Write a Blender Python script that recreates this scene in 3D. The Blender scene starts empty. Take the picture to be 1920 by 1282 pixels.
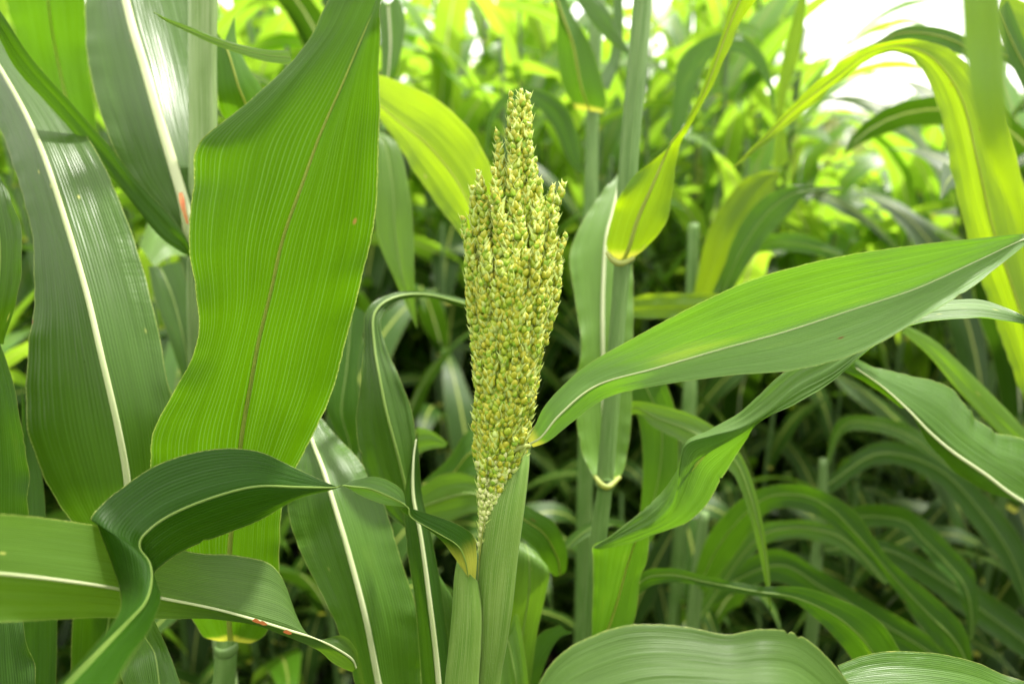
import bpy, math, random
import numpy as np
from mathutils import Vector, Matrix, noise
random.seed(7)
rnd = random.Random(11)
S = bpy.context.scene
COL = S.collection
R = math.radians

# ------------------------------------------------------------------ camera, sky, sun, exposure
PITCH = R(14.0)
CAM = Vector((0, 0, 1.5))
cd = bpy.data.cameras.new('camera'); cam = bpy.data.objects.new('camera', cd); COL.objects.link(cam)
cd.lens = 24; cd.sensor_width = 36; cd.clip_start = 0.02; cd.clip_end = 600
cam.location = CAM; cam.rotation_euler = (R(90) - PITCH, 0, 0)
cd.dof.use_dof = True; cd.dof.focus_distance = 0.40; cd.dof.aperture_fstop = 4.3
S.camera = cam

SUN_EL, SUN_AZ = R(64), R(52)          # azimuth measured from +Y towards +X
w = bpy.data.worlds.new('World'); S.world = w; w.use_nodes = True
nt = w.node_tree; nt.nodes.clear()
sky = nt.nodes.new('ShaderNodeTexSky'); sky.sky_type = 'NISHITA'; sky.sun_disc = False
sky.sun_elevation = SUN_EL; sky.sun_rotation = SUN_AZ; sky.dust_density = 4.0; sky.air_density = 1.0
mixc = nt.nodes.new('ShaderNodeMix'); mixc.data_type = 'RGBA'; mixc.inputs[0].default_value = 0.72
mixc.inputs[7].default_value = (13.2, 12.7, 11.2, 1)     # thin bright cloud over the whole sky
bg = nt.nodes.new('ShaderNodeBackground'); bg.inputs[1].default_value = 0.11
out = nt.nodes.new('ShaderNodeOutputWorld')
nt.links.new(sky.outputs[0], mixc.inputs[6]); nt.links.new(mixc.outputs[2], bg.inputs[0]); nt.links.new(bg.outputs[0], out.inputs[0])
sd = bpy.data.lights.new('sun', 'SUN'); sun = bpy.data.objects.new('sun', sd); COL.objects.link(sun)
sd.energy = 3.6; sd.angle = R(4.0); sd.color = (1.0, 0.96, 0.88)
sv = Vector((math.sin(SUN_AZ)*math.cos(SUN_EL), math.cos(SUN_AZ)*math.cos(SUN_EL), math.sin(SUN_EL)))
sun.rotation_euler = sv.to_track_quat('Z', 'Y').to_euler(); sun.location = (0, 0, 8)
S.view_settings.view_transform = 'Standard'; S.view_settings.look = 'None'
S.view_settings.exposure = 1.5; S.view_settings.gamma = 1.0; S.view_settings.use_curve_mapping = False
S.cycles.max_bounces = 10; S.cycles.diffuse_bounces = 5; S.cycles.transmission_bounces = 8

# ------------------------------------------------------------------ helpers
CP, SP = math.cos(PITCH), math.sin(PITCH)
RIGHT = Vector((1, 0, 0)); UP = Vector((0, SP, CP)); FWD = Vector((0, CP, -SP))
def P(px, py, d):
    """point of the field seen at photo pixel px,py and d metres in front of the camera"""
    return CAM + FWD*d + RIGHT*((px-960)/1280.0*d) - UP*((py-641)/1280.0*d)

def tag(o, label=None, cat=None, group=None, kind=None):
    if label: o['label'] = label
    if cat: o['category'] = cat
    if group: o['group'] = group
    if kind: o['kind'] = kind
    return o
def empty(name, loc):
    o = bpy.data.objects.new(name, None); COL.objects.link(o); o.location = loc; o.empty_display_size = 0.05
    return o
def obj(name, verts, faces, mat, parent=None, uvs=None, smooth=True, mats=None, mi=None):
    me = bpy.data.meshes.new(name)
    me.from_pydata([tuple(v) for v in verts], [], faces)
    for m in (mats or [mat]): me.materials.append(m)
    if mi is not None: me.polygons.foreach_set('material_index', mi)
    if uvs is not None:
        l = me.uv_layers.new(name='UVMap')
        vi = np.empty(len(me.loops), dtype=np.int32); me.loops.foreach_get('vertex_index', vi)
        l.data.foreach_set('uv', np.asarray(uvs, dtype=np.float32)[vi].ravel())
    if smooth: me.polygons.foreach_set('use_smooth', [True]*len(me.polygons))
    me.update()
    o = bpy.data.objects.new(name, me); COL.objects.link(o)
    if parent is not None:
        o.parent = parent
        # vertices are given in world space: bring them to the root's space
        root = parent
        while root.parent: root = root.parent
        if root.type == 'EMPTY':
            me.transform(Matrix.Translation(-root.location))
    return o
def catmull(pts, n):
    """pts (k,dims) array -> n samples"""
    p = np.asarray(pts, float); k = len(p)
    q = np.vstack([2*p[0]-p[1], p, 2*p[-1]-p[-2]])
    t = np.linspace(0, k-1-1e-9, n); i = t.astype(int); f = (t-i)[:, None]
    a, b, c, d = q[i], q[i+1], q[i+2], q[i+3]
    return 0.5*((2*b)+(-a+c)*f+(2*a-5*b+4*c-d)*f*f+(-a+3*b-3*c+d)*f**3)

# ------------------------------------------------------------------ materials
def N(nt, t, **kw):
    n = nt.nodes.new(t)
    for k, v in kw.items():
        if k.startswith('i'): n.inputs[int(k[1:])].default_value = v
        else: setattr(n, k, v)
    return n
def math_(nt, op, a, b=None, clamp=False):
    n = nt.nodes.new('ShaderNodeMath'); n.operation = op; n.use_clamp = clamp
    for i, x in enumerate((a, b)):
        if x is None: continue
        if isinstance(x, (int, float)): n.inputs[i].default_value = x
        else: nt.links.new(x, n.inputs[i])
    return n.outputs[0]
def mixrgb(nt, f, a, b, mode='MIX'):
    n = nt.nodes.new('ShaderNodeMix'); n.data_type = 'RGBA'; n.blend_type = mode
    for i, x in ((0, f), (6, a), (7, b)):
        if isinstance(x, (int, float)): n.inputs[i].default_value = x
        elif isinstance(x, tuple): n.inputs[i].default_value = x + (1,) if len(x) == 3 else x
        else: nt.links.new(x, n.inputs[i])
    return n.outputs[2]
def ramp(nt, x, a, b):
    n = nt.nodes.new('ShaderNodeMapRange'); n.interpolation_type = 'SMOOTHSTEP'
    nt.links.new(x, n.inputs[0]); n.inputs[1].default_value = a; n.inputs[2].default_value = b
    return n.outputs[0]

def leaf_material(name, top, under, trans, tmix=0.45, rough=0.42, veins=34, vstr=0.5, rib=False,
                  spots=0.0, crinkle=0.0, spec=0.5, margin=(0.42, 0.48, 0.12), wax=0.0, cl=0.011):
    m = bpy.data.materials.new(name); m.use_nodes = True; nt = m.node_tree; nt.nodes.clear()
    L = nt.links.new
    uv = N(nt, 'ShaderNodeUVMap'); sep = N(nt, 'ShaderNodeSeparateXYZ'); L(uv.outputs[0], sep.inputs[0])
    u, v = sep.outputs[0], sep.outputs[1]
    info = N(nt, 'ShaderNodeObjectInfo')
    geo = N(nt, 'ShaderNodeNewGeometry')
    du = math_(nt, 'MULTIPLY', math_(nt, 'ABSOLUTE', math_(nt, 'SUBTRACT', u, 0.5)), 2.0)
    # long streaks: noise in (u*many, v*few)
    cmb = N(nt, 'ShaderNodeCombineXYZ'); L(math_(nt, 'MULTIPLY', u, 55.0), cmb.inputs[0]); L(math_(nt, 'MULTIPLY', v, 6.0), cmb.inputs[1]); L(math_(nt, 'MULTIPLY', info.outputs['Random'], 50.0), cmb.inputs[2])
    streak = N(nt, 'ShaderNodeTexNoise', i2=1.0, i3=3.0); L(cmb.outputs[0], streak.inputs[0])
    cmb2 = N(nt, 'ShaderNodeCombineXYZ'); L(math_(nt, 'MULTIPLY', u, 3.0), cmb2.inputs[0]); L(math_(nt, 'MULTIPLY', v, 9.0), cmb2.inputs[1]); L(math_(nt, 'MULTIPLY', info.outputs['Random'], 80.0), cmb2.inputs[2])
    blot = N(nt, 'ShaderNodeTexNoise', i2=1.4, i3=4.0); L(cmb2.outputs[0], blot.inputs[0])
    # veins, slightly wandering
    wob = math_(nt, 'MULTIPLY', math_(nt, 'SUBTRACT', blot.outputs[0], 0.5), 0.004)
    uu = math_(nt, 'MULTIPLY', math_(nt, 'ADD', u, wob), float(veins)*math.pi*2)
    sn = math_(nt, 'MULTIPLY', math_(nt, 'ADD', math_(nt, 'SINE', uu), 1.0), 0.5)
    vein = math_(nt, 'POWER', sn, 9.0)
    vein = math_(nt, 'MULTIPLY', vein, ramp(nt, streak.outputs[0], 0.25, 0.75))
    # fine cells across the veins
    fine = N(nt, 'ShaderNodeTexNoise', i2=9.0, i3=2.0)
    cmb3 = N(nt, 'ShaderNodeCombineXYZ'); L(math_(nt, 'MULTIPLY', u, 30.0), cmb3.inputs[0]); L(math_(nt, 'MULTIPLY', v, 60.0), cmb3.inputs[1]); L(cmb3.outputs[0], fine.inputs[0])
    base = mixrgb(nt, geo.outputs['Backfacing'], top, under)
    bright = math_(nt, 'ADD', math_(nt, 'MULTIPLY', blot.outputs[0], 0.5), 0.75)
    bright = math_(nt, 'MULTIPLY', bright, math_(nt, 'ADD', math_(nt, 'MULTIPLY', streak.outputs[0], 0.34), 0.83))
    bright = math_(nt, 'MULTIPLY', bright, math_(nt, 'ADD', math_(nt, 'MULTIPLY', fine.outputs[0], 0.24), 0.88))
    bright = math_(nt, 'MULTIPLY', bright, math_(nt, 'ADD', math_(nt, 'MULTIPLY', info.outputs['Random'], 0.3), 0.85))
    bc = N(nt, 'ShaderNodeCombineXYZ'); [L(bright, bc.inputs[i]) for i in range(3)]
    base = mixrgb(nt, 1.0, base, bc.outputs[0], 'MULTIPLY')
    pale = tuple(min(1, c*1.9+0.05) for c in under)
    vm = math_(nt, 'MULTIPLY', vein, vstr, True)
    base = mixrgb(nt, vm, base, pale)
    tr = mixrgb(nt, 1.0, trans, bc.outputs[0], 'MULTIPLY')
    tr = mixrgb(nt, math_(nt, 'MULTIPLY', vein, vstr*0.9, True), tr, tuple(min(1, c*1.25+0.12) for c in trans))
    # yellowish patches on a few leaves
    yel = math_(nt, 'MULTIPLY', ramp(nt, blot.outputs[0], 0.58, 0.8), ramp(nt, info.outputs['Random'], 0.5, 1.0))
    tr = mixrgb(nt, math_(nt, 'MULTIPLY', yel, 0.5), tr, (0.55, 0.62, 0.05))
    # pale collar at the very base of the blade
    cb = math_(nt, 'SUBTRACT', 1.0, ramp(nt, math_(nt, 'ADD', v, math_(nt, 'MULTIPLY', math_(nt, 'SUBTRACT', streak.outputs[0], 0.5), cl*0.5)), cl*0.25, cl))
    base = mixrgb(nt, math_(nt, 'MULTIPLY', cb, 0.85), base, (0.58, 0.58, 0.10)); tr = mixrgb(nt, math_(nt, 'MULTIPLY', cb, 0.85), tr, (0.62, 0.60, 0.05))
    # margin
    mg = math_(nt, 'MULTIPLY', ramp(nt, du, 0.972, 0.997), math_(nt, 'ADD', math_(nt, 'MULTIPLY', ramp(nt, fine.outputs[0], 0.4, 0.65), 0.7), 0.2))
    base = mixrgb(nt, math_(nt, 'MULTIPLY', mg, 0.75), base, margin)
    tr = mixrgb(nt, math_(nt, 'MULTIPLY', mg, 0.6), tr, (0.6, 0.62, 0.2))
    if rib:
        rb = math_(nt, 'SUBTRACT', 1.0, ramp(nt, du, 0.045, 0.085))
        rc = mixrgb(nt, geo.outputs['Backfacing'], (0.62, 0.66, 0.50), (0.24, 0.30, 0.06))
        base = mixrgb(nt, rb, base, rc)
        tr = mixrgb(nt, rb, tr, (0.24, 0.28, 0.05))
    if spots > 0:
        vor = N(nt, 'ShaderNodeTexVoronoi', i2=1.0); vor.feature = 'F1'
        c4 = N(nt, 'ShaderNodeCombineXYZ'); L(math_(nt, 'MULTIPLY', u, 9.0), c4.inputs[0]); L(math_(nt, 'MULTIPLY', v, 55.0), c4.inputs[1]); L(math_(nt, 'MULTIPLY', info.outputs['Random'], 9.0), c4.inputs[2])
        L(c4.outputs[0], vor.inputs[0])
        sepc = N(nt, 'ShaderNodeSeparateColor'); L(vor.outputs['Color'], sepc.inputs[0])
        rare = ramp(nt, sepc.outputs[0], 1.0-spots, 1.0-spots+0.01)
        sp = math_(nt, 'MULTIPLY', math_(nt, 'SUBTRACT', 1.0, ramp(nt, math_(nt, 'DIVIDE', vor.outputs['Distance'], math_(nt, 'ADD', sepc.outputs[2], 0.35)), 0.04, 0.20)), rare)
        sc_ = mixrgb(nt, ramp(nt, sepc.outputs[1], 0.35, 0.4), (0.20, 0.07, 0.02), (0.40, 0.42, 0.10))
        base = mixrgb(nt, sp, base, sc_); tr = mixrgb(nt, sp, tr, sc_)
    # relief
    h = math_(nt, 'MULTIPLY', sn, 0.35)
    h = math_(nt, 'ADD', h, math_(nt, 'MULTIPLY', streak.outputs[0], 0.9))
    if crinkle > 0:
        wv = N(nt, 'ShaderNodeTexNoise', i2=1.0, i3=1.5)
        c5 = N(nt, 'ShaderNodeCombineXYZ'); L(math_(nt, 'MULTIPLY', u, 5.0), c5.inputs[0]); L(math_(nt, 'MULTIPLY', v, 210.0), c5.inputs[1]); L(c5.outputs[0], wv.inputs[0])
        side = ramp(nt, du, 0.45, 0.8)
        patch = ramp(nt, blot.outputs[0], 0.42, 0.6)
        h = math_(nt, 'ADD', h, math_(nt, 'MULTIPLY', math_(nt, 'MULTIPLY', wv.outputs[0], math_(nt, 'MULTIPLY', side, patch)), crinkle*2.6))
    c6 = N(nt, 'ShaderNodeCombineXYZ'); L(math_(nt, 'MULTIPLY', u, 7.0), c6.inputs[0]); L(math_(nt, 'MULTIPLY', v, 8.0), c6.inputs[1]); L(math_(nt, 'MULTIPLY', info.outputs['Random'], 33.0), c6.inputs[2])
    und = N(nt, 'ShaderNodeTexNoise', i2=1.0, i3=2.0); L(c6.outputs[0], und.inputs[0])
    bmp0 = N(nt, 'ShaderNodeBump', i0=0.6, i1=0.0028); L(und.outputs[0], bmp0.inputs['Height'])
    bmp = N(nt, 'ShaderNodeBump', i0=0.7, i1=0.0005); L(h, bmp.inputs['Height']); L(bmp0.outputs[0], bmp.inputs['Normal'])
    pb = N(nt, 'ShaderNodeBsdfPrincipled')
    L(base, pb.inputs['Base Color']); L(bmp.outputs[0], pb.inputs['Normal'])
    rr = math_(nt, 'ADD', math_(nt, 'MULTIPLY', blot.outputs[0], 0.25), rough-0.12); L(rr, pb.inputs['Roughness'])
    pb.inputs['Specular IOR Level'].default_value = spec
    if wax: pb.inputs['Sheen Weight'].default_value = wax; pb.inputs['Sheen Roughness'].default_value = 0.4
    tl = N(nt, 'ShaderNodeBsdfTranslucent'); L(tr, tl.inputs[0]); L(bmp.outputs[0], tl.inputs[1])
    mx = N(nt, 'ShaderNodeMixShader', i0=tmix); L(pb.outputs[0], mx.inputs[1]); L(tl.outputs[0], mx.inputs[2])
    o = N(nt, 'ShaderNodeOutputMaterial'); L(mx.outputs[0], o.inputs[0])
    return m

G_TOP = (0.046, 0.115, 0.014); G_UND = (0.055, 0.150, 0.006)
M_back = leaf_material('leaf_backlit', G_TOP, G_UND, (0.090, 0.220, 0.001), 0.45, 0.42, 46, 0.42, spots=0.03, spec=0.30)
M_bright = leaf_material('leaf_young_backlit', G_TOP, G_UND, (0.38, 0.56, 0.002), 0.52, 0.48, 24, 0.3, spots=0.03, spec=0.25)
M_glau = leaf_material('leaf_glaucous', (0.044, 0.104, 0.008), (0.045, 0.112, 0.008), (0.10, 0.25, 0.001), 0.30, 0.34, 40, 0.22, spots=0.04, crinkle=0.5, spec=0.38)
M_dark = leaf_material('leaf_green', (0.024, 0.070, 0.004), (0.028, 0.080, 0.004), (0.09, 0.23, 0.001), 0.32, 0.40, 30, 0.3, spots=0.03, spec=0.22)
M_big = leaf_material('leaf_broad_backlit', (0.030, 0.080, 0.004), (0.032, 0.085, 0.003), (0.090, 0.225, 0.0006), 0.46, 0.48, 46, 0.42, spots=0.03, spec=0.16)
M_flag = leaf_material('leaf_flag', (0.110, 0.205, 0.050), (0.110, 0.205, 0.050), (0.13, 0.31, 0.001), 0.42, 0.40, 44, 0.40, spots=0.04, spec=0.42)
M_near = leaf_material('leaf_near_pale', (0.060, 0.120, 0.020), (0.062, 0.125, 0.020), (0.18, 0.38, 0.003), 0.34, 0.45, 60, 0.22, spots=0.06, spec=0.3)
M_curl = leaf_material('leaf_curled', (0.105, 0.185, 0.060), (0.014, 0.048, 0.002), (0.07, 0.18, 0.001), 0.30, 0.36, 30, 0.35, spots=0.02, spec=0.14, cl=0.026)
M_soft = leaf_material('leaf_pale_green', (0.085, 0.175, 0.022), (0.090, 0.180, 0.020), (0.21, 0.42, 0.006), 0.36, 0.42, 26, 0.25, spots=0.03, spec=0.4)
M_gen = [leaf_material('leaf_field_a', (0.065, 0.140, 0.030), G_UND, (0.29, 0.52, 0.022), 0.50, 0.33, 12, 0.3, rib=True, spec=0.6),
         leaf_material('leaf_field_b', (0.075, 0.155, 0.030), G_UND, (0.34, 0.56, 0.026), 0.52, 0.38, 12, 0.3, rib=True, spec=0.5),
         leaf_material('leaf_field_low_shaded', (0.018, 0.052, 0.004), (0.020, 0.056, 0.003), (0.05, 0.13, 0.001), 0.28, 0.42, 12, 0.3, rib=True, spec=0.2)]  # older low leaves are darker green; canopy shade is also put into this colour

def simple(name, col, col2=None, rough=0.5, scale=60, trans=None, tmix=0.3, bump=0.0, stretch=None, spec=0.5):
    m = bpy.data.materials.new(name); m.use_nodes = True; nt = m.node_tree; nt.nodes.clear(); L = nt.links.new
    tc = N(nt, 'ShaderNodeTexCoord'); mp = N(nt, 'ShaderNodeMapping')
    L(tc.outputs['UV' if stretch else 'Object'], mp.inputs[0])
    if stretch: mp.inputs['Scale'].default_value = stretch
    nz = N(nt, 'ShaderNodeTexNoise', i2=float(scale), i3=4.0); L(mp.outputs[0], nz.inputs[0])
    info = N(nt, 'ShaderNodeObjectInfo')
    f = math_(nt, 'ADD', math_(nt, 'MULTIPLY', ramp(nt, nz.outputs[0], 0.3, 0.7), 0.7), math_(nt, 'MULTIPLY', info.outputs['Random'], 0.3))
    c = mixrgb(nt, f, col, col2 or tuple(x*0.7 for x in col))
    pb = N(nt, 'ShaderNodeBsdfPrincipled', ); L(c, pb.inputs['Base Color']); pb.inputs['Roughness'].default_value = rough
    pb.inputs['Specular IOR Level'].default_value = spec
    if bump:
        b = N(nt, 'ShaderNodeBump', i0=0.6, i1=bump); L(nz.outputs[0], b.inputs['Height']); L(b.outputs[0], pb.inputs['Normal'])
    o = N(nt, 'ShaderNodeOutputMaterial')
    if trans:
        tl = N(nt, 'ShaderNodeBsdfTranslucent'); tl.inputs[0].default_value = trans+(1,)
        mx = N(nt, 'ShaderNodeMixShader', i0=tmix); L(pb.outputs[0], mx.inputs[1]); L(tl.outputs[0], mx.inputs[2]); L(mx.outputs[0], o.inputs[0])
    else: L(pb.outputs[0], o.inputs[0])
    return m
M_ribw = simple('midrib_white', (0.62, 0.66, 0.42), (0.50, 0.58, 0.30), 0.4, 25, (0.6, 0.65, 0.22), 0.4)
M_ribg = simple('midrib_underside', (0.42, 0.48, 0.09), (0.30, 0.34, 0.06), 0.5, 30, (0.62, 0.68, 0.08), 0.5)
M_ribs = simple('midrib_light_green', (0.22, 0.33, 0.07), (0.16, 0.25, 0.05), 0.45, 30, (0.35, 0.5, 0.05), 0.35)
M_stalk0 = simple('stalk_waxy_base', (0.17, 0.25, 0.10), (0.08, 0.15, 0.04), 0.5, 5, stretch=(9, 3, 1), bump=0.0004)
M_stalkd = simple('stalk_plain_green', (0.11, 0.19, 0.05), (0.07, 0.13, 0.03), 0.5, 5, stretch=(9, 3, 1), bump=0.0004)
def sheath_material(name='sheath_green', cs=((0.075, 0.175, 0.012), (0.15, 0.25, 0.045), (0.24, 0.34, 0.10))):
    m = bpy.data.materials.new(name); m.use_nodes = True; nt = m.node_tree; nt.nodes.clear(); L = nt.links.new
    uv = N(nt, 'ShaderNodeUVMap'); sep = N(nt, 'ShaderNodeSeparateXYZ'); L(uv.outputs[0], sep.inputs[0]); u, v = sep.outputs[0], sep.outputs[1]
    def nz(su, sv_, det=3.0):
        c = N(nt, 'ShaderNodeCombineXYZ'); L(math_(nt, 'MULTIPLY', u, su), c.inputs[0]); L(math_(nt, 'MULTIPLY', v, sv_), c.inputs[1])
        n = N(nt, 'ShaderNodeTexNoise', i2=1.0, i3=det); L(c.outputs[0], n.inputs[0]); return n.outputs[0]
    streak = nz(70.0, 14.0); broad = nz(4.0, 16.0); speck = nz(160.0, 900.0, 1.0)
    sn = math_(nt, 'MULTIPLY', math_(nt, 'ADD', math_(nt, 'SINE', math_(nt, 'MULTIPLY', math_(nt, 'ADD', u, math_(nt, 'MULTIPLY', broad, 0.02)), 210.0)), 1.0), 0.5)
    c = mixrgb(nt, ramp(nt, broad, 0.3, 0.7), cs[0], cs[1])
    c = mixrgb(nt, math_(nt, 'MULTIPLY', ramp(nt, streak, 0.42, 0.72), 0.7), c, cs[2])
    c = mixrgb(nt, math_(nt, 'MULTIPLY', math_(nt, 'POWER', sn, 4.0), 0.28), c, (0.26, 0.36, 0.10))
    c = mixrgb(nt, math_(nt, 'MULTIPLY', ramp(nt, speck, 0.68, 0.74), 0.6), c, (0.5, 0.55, 0.4))
    edge = ramp(nt, u, 0.86, 0.99)
    c = mixrgb(nt, math_(nt, 'MULTIPLY', edge, 0.55), c, (0.42, 0.52, 0.34))
    pb = N(nt, 'ShaderNodeBsdfPrincipled'); L(c, pb.inputs['Base Color']); pb.inputs['Roughness'].default_value = 0.5; pb.inputs['Specular IOR Level'].default_value = 0.35
    b = N(nt, 'ShaderNodeBump', i0=0.8, i1=0.0004); L(math_(nt, 'ADD', streak, math_(nt, 'MULTIPLY', sn, 0.5)), b.inputs['Height']); L(b.outputs[0], pb.inputs['Normal'])
    tl = N(nt, 'ShaderNodeBsdfTranslucent'); tl.inputs[0].default_value = (0.30, 0.50, 0.03, 1)
    mx = N(nt, 'ShaderNodeMixShader', i0=0.15); L(pb.outputs[0], mx.inputs[1]); L(tl.outputs[0], mx.inputs[2])
    o = N(nt, 'ShaderNodeOutputMaterial'); L(mx.outputs[0], o.inputs[0]); return m
M_sheath = sheath_material()
M_wax = sheath_material('sheath_waxy', ((0.055, 0.140, 0.018), (0.11, 0.20, 0.05), (0.18, 0.29, 0.10)))
M_stalk = M_wax
M_waxl = sheath_material('sheath_pale', ((0.15, 0.24, 0.075), (0.24, 0.34, 0.14), (0.34, 0.42, 0.22)))
M_collar = simple('collar_pale', (0.34, 0.38, 0.11), (0.24, 0.30, 0.05), 0.5, 120, (0.6, 0.55, 0.1), 0.3)
M_rust = simple('rust_spot', (0.42, 0.07, 0.015), (0.45, 0.20, 0.06), 0.5, 300)
M_litter = simple('dry_leaf', (0.09, 0.055, 0.025), (0.045, 0.028, 0.014), 0.8, 12)
M_soil = simple('soil', (0.020, 0.013, 0.008), (0.010, 0.007, 0.004), 0.95, 9, bump=0.02)

# ------------------------------------------------------------------ traced leaves
def pxpt(a, d): return P(a[0], a[1], d)
def leaf(parent, rows, mat, rib=None, ribw=(8, 3), bulge=0.06, ripple=0.0, rfreq=60, nu=14, label=None, name='leaf', crease=0.0, ribflip=1, seed=0, nv=None, pleat=0.0, base=False):
    """rows: (Ux,Uy, Mx,My, Dx,Dy, dM, dU-dM, dD-dM): the two margins and the midrib of the blade, station by station"""
    A = []
    for r in rows:
        eu = r[7] if len(r) > 7 else 0.0; ed = r[8] if len(r) > 8 else eu
        A.append(list(P(r[0], r[1], r[6]+eu)) + list(P(r[2], r[3], r[6])) + list(P(r[4], r[5], r[6]+ed)))
    nv = nv or max(24, 9*(len(rows)-1))
    C = catmull(A, nv)
    U, M, D = C[:, 0:3], C[:, 3:6], C[:, 6:9]
    tang = np.gradient(M, axis=0); across = D-U
    nrm = np.cross(tang, across); nrm /= (np.linalg.norm(nrm, axis=1)[:, None]+1e-9)
    ln = np.concatenate([[0], np.cumsum(np.linalg.norm(np.diff(M, axis=0), axis=1))])
    wid = np.linalg.norm(across, axis=1)
    # normals should not flip suddenly
    for i in range(1, nv):
        if np.dot(nrm[i], nrm[i-1]) < -0.3: nrm[i] = -nrm[i] if wid[i] < 1e-3 else nrm[i]
    verts, uvs = [], []
    for i in range(nv):
        for j in range(nu+1):
            s = j/nu*2-1
            if s < 0: p = M[i]*(1+s) + U[i]*(-s)
            else: p = M[i]*(1-s) + D[i]*s
            a = abs(s)
            p = p + nrm[i]*(bulge*wid[i]*math.sin(math.pi*a)*(0.5))
            if ripple:
                k = noise.noise(Vector((ln[i]*rfreq, 3.1*(1 if s > 0 else -1)+seed*7.7, 0)))
                p = p + nrm[i]*(ripple*k*a**3)
            if pleat:
                p = p + nrm[i]*(pleat*math.sin(s*17+0.4*math.sin(ln[i]*40)))
            k2 = noise.noise(Vector((ln[i]*14+seed, s*1.3, seed*3.3)))
            p = p + nrm[i]*(0.0016*k2*wid[i]/0.08)
            if a > 0.999:
                q_ = noise.noise(Vector((ln[i]*260, s*9+seed, 1.5))); q2 = noise.noise(Vector((ln[i]*45, s*5+seed*2.2, 7.5)))
                p = p - (p-M[i])*(0.018*abs(q_) + (0.05 if q2 > 0.58 and i % 3 == 0 else 0))
            verts.append(p); uvs.append((j/nu, ln[i]+(0 if base else 0.3)))
    faces = []
    for i in range(nv-1):
        for j in range(nu):
            a = i*(nu+1)+j
            faces.append((a, a+1, a+nu+2, a+nu+1))
    o = obj(name, verts, faces, mat, parent, uvs)
    if label: o['label'] = label
    if rib is not None:
        mid = np.array([verts[i*(nu+1)+nu//2] for i in range(nv)])
        vv, ff, uv2 = [], [], []
        ns = 8
        for i in range(nv):
            t = i/(nv-1)
            d = (mid[i]-np.array(CAM)) @ np.array(FWD)
            wd = (ribw[0]*(1-t)+ribw[1]*t)/1280.0*abs(d)*0.5
            ac = across[i]/(wid[i]+1e-9)
            wd = min(wd, wid[i]*0.3)
            th = wd*0.34+0.00015
            for k in range(ns):
                an = 2*math.pi*k/ns
                vv.append(mid[i]+ac*wd*math.cos(an)+nrm[i]*th*math.sin(an)); uv2.append((k/ns, ln[i]))
        for i in range(nv-1):
            for k in range(ns):
                ff.append((i*ns+k, i*ns+(k+1) % ns, (i+1)*ns+(k+1) % ns, (i+1)*ns+k))
        ff.append(tuple(range(ns))); ff.append(tuple(range((nv-1)*ns, nv*ns)))
        obj('midrib', vv, ff, rib, o, uv2)
    return o

def tube(name, pts, radii, mat, parent, ns=20, flute=0.0, n=None, flat=1.0):
    """pts world-space list; radii per point"""
    A = [list(p)+[r] for p, r in zip(pts, radii)]
    n = n or 8*(len(pts)-1)
    C = catmull(A, n); X = C[:, :3]; rr = np.abs(C[:, 3])
    T = np.gradient(X, axis=0); T /= np.linalg.norm(T, axis=1)[:, None]
    vv, uv, ff = [], [], []
    ln = 0
    for i in range(n):
        t = T[i]; a = np.cross(t, [0, 1, 0.001]); a /= np.linalg.norm(a); b = np.cross(t, a)
        if i: ln += np.linalg.norm(X[i]-X[i-1])
        for k in range(ns):
            an = 2*math.pi*k/ns
            f = 1+flute*(math.cos(an*9)*0.5) - (flute*3 if k == 3 else 0)
            vv.append(X[i]+(a*math.cos(an)+b*math.sin(an)*flat)*rr[i]*f); uv.append((k/ns, ln))
    for i in range(n-1):
        for k in range(ns): ff.append((i*ns+k, i*ns+(k+1) % ns, (i+1)*ns+(k+1) % ns, (i+1)*ns+k))
    ff.append(tuple(range(ns))[::-1]); ff.append(tuple(range((n-1)*ns, n*ns)))
    return obj(name, vv, ff, mat, parent, uv)

def px_r(rpx, d): return rpx/1280.0*d
def stalk(parent, pts, mat=None, name='stalk', ground=True):
    """pts: (px,py,depth,radius px) from top to bottom, then straight down to the soil"""
    ps = [P(a, b, d) for a, b, d, r in pts]; rs = [px_r(r, d) for a, b, d, r in pts]
    if ground:
        last = ps[-1]; base = parent.location
        for f in (0.35, 0.7, 1.0):
            q = last.lerp(Vector((base.x, base.y, 0.0)), f)
            ps.append(q); rs.append(rs[-1]*1.0+0.0012)
    return tube(name, ps, rs, mat or M_stalk, parent, flute=0.02)
def node_ring(parent, px, py, d, r):
    p = P(px, py, d); rr = px_r(r, d)
    return tube('node', [p+Vector((0, 0, k*0.004)) for k in (-1, -0.4, 0.4, 1)], [rr, rr*1.12, rr*1.12, rr], M_stalkd, parent, n=8)
def plant(label, px, py, d, group=None):
    b = P(px, py, d)
    o = empty('sorghum_plant', (b.x, b.y, 0)); tag(o, label, 'sorghum plant', group)
    return o

# ================================================================== ground
gv, gf = [], []
gn = 60
for i in range(gn+1):
    for j in range(gn+1):
        x = -40+80*((j/gn)) ; y = -6+70*(i/gn)**1.6
        if i == gn: y = 300
        if j in (0, gn): x = -300 if j == 0 else 300
        gv.append((x, y, 0.05*noise.noise(Vector((x*0.9, y*0.9, 0)))-0.02))
for i in range(gn):
    for j in range(gn):
        a = i*(gn+1)+j; gf.append((a, a+1, a+gn+2, a+gn+1))
tag(obj('ground', gv, gf, M_soil), kind='structure')

# ================================================================== the seed head plant in front
main = plant('foreground sorghum plant in the middle carrying the large sharp green-yellow seed head', 880, 1282, 0.40)

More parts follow.
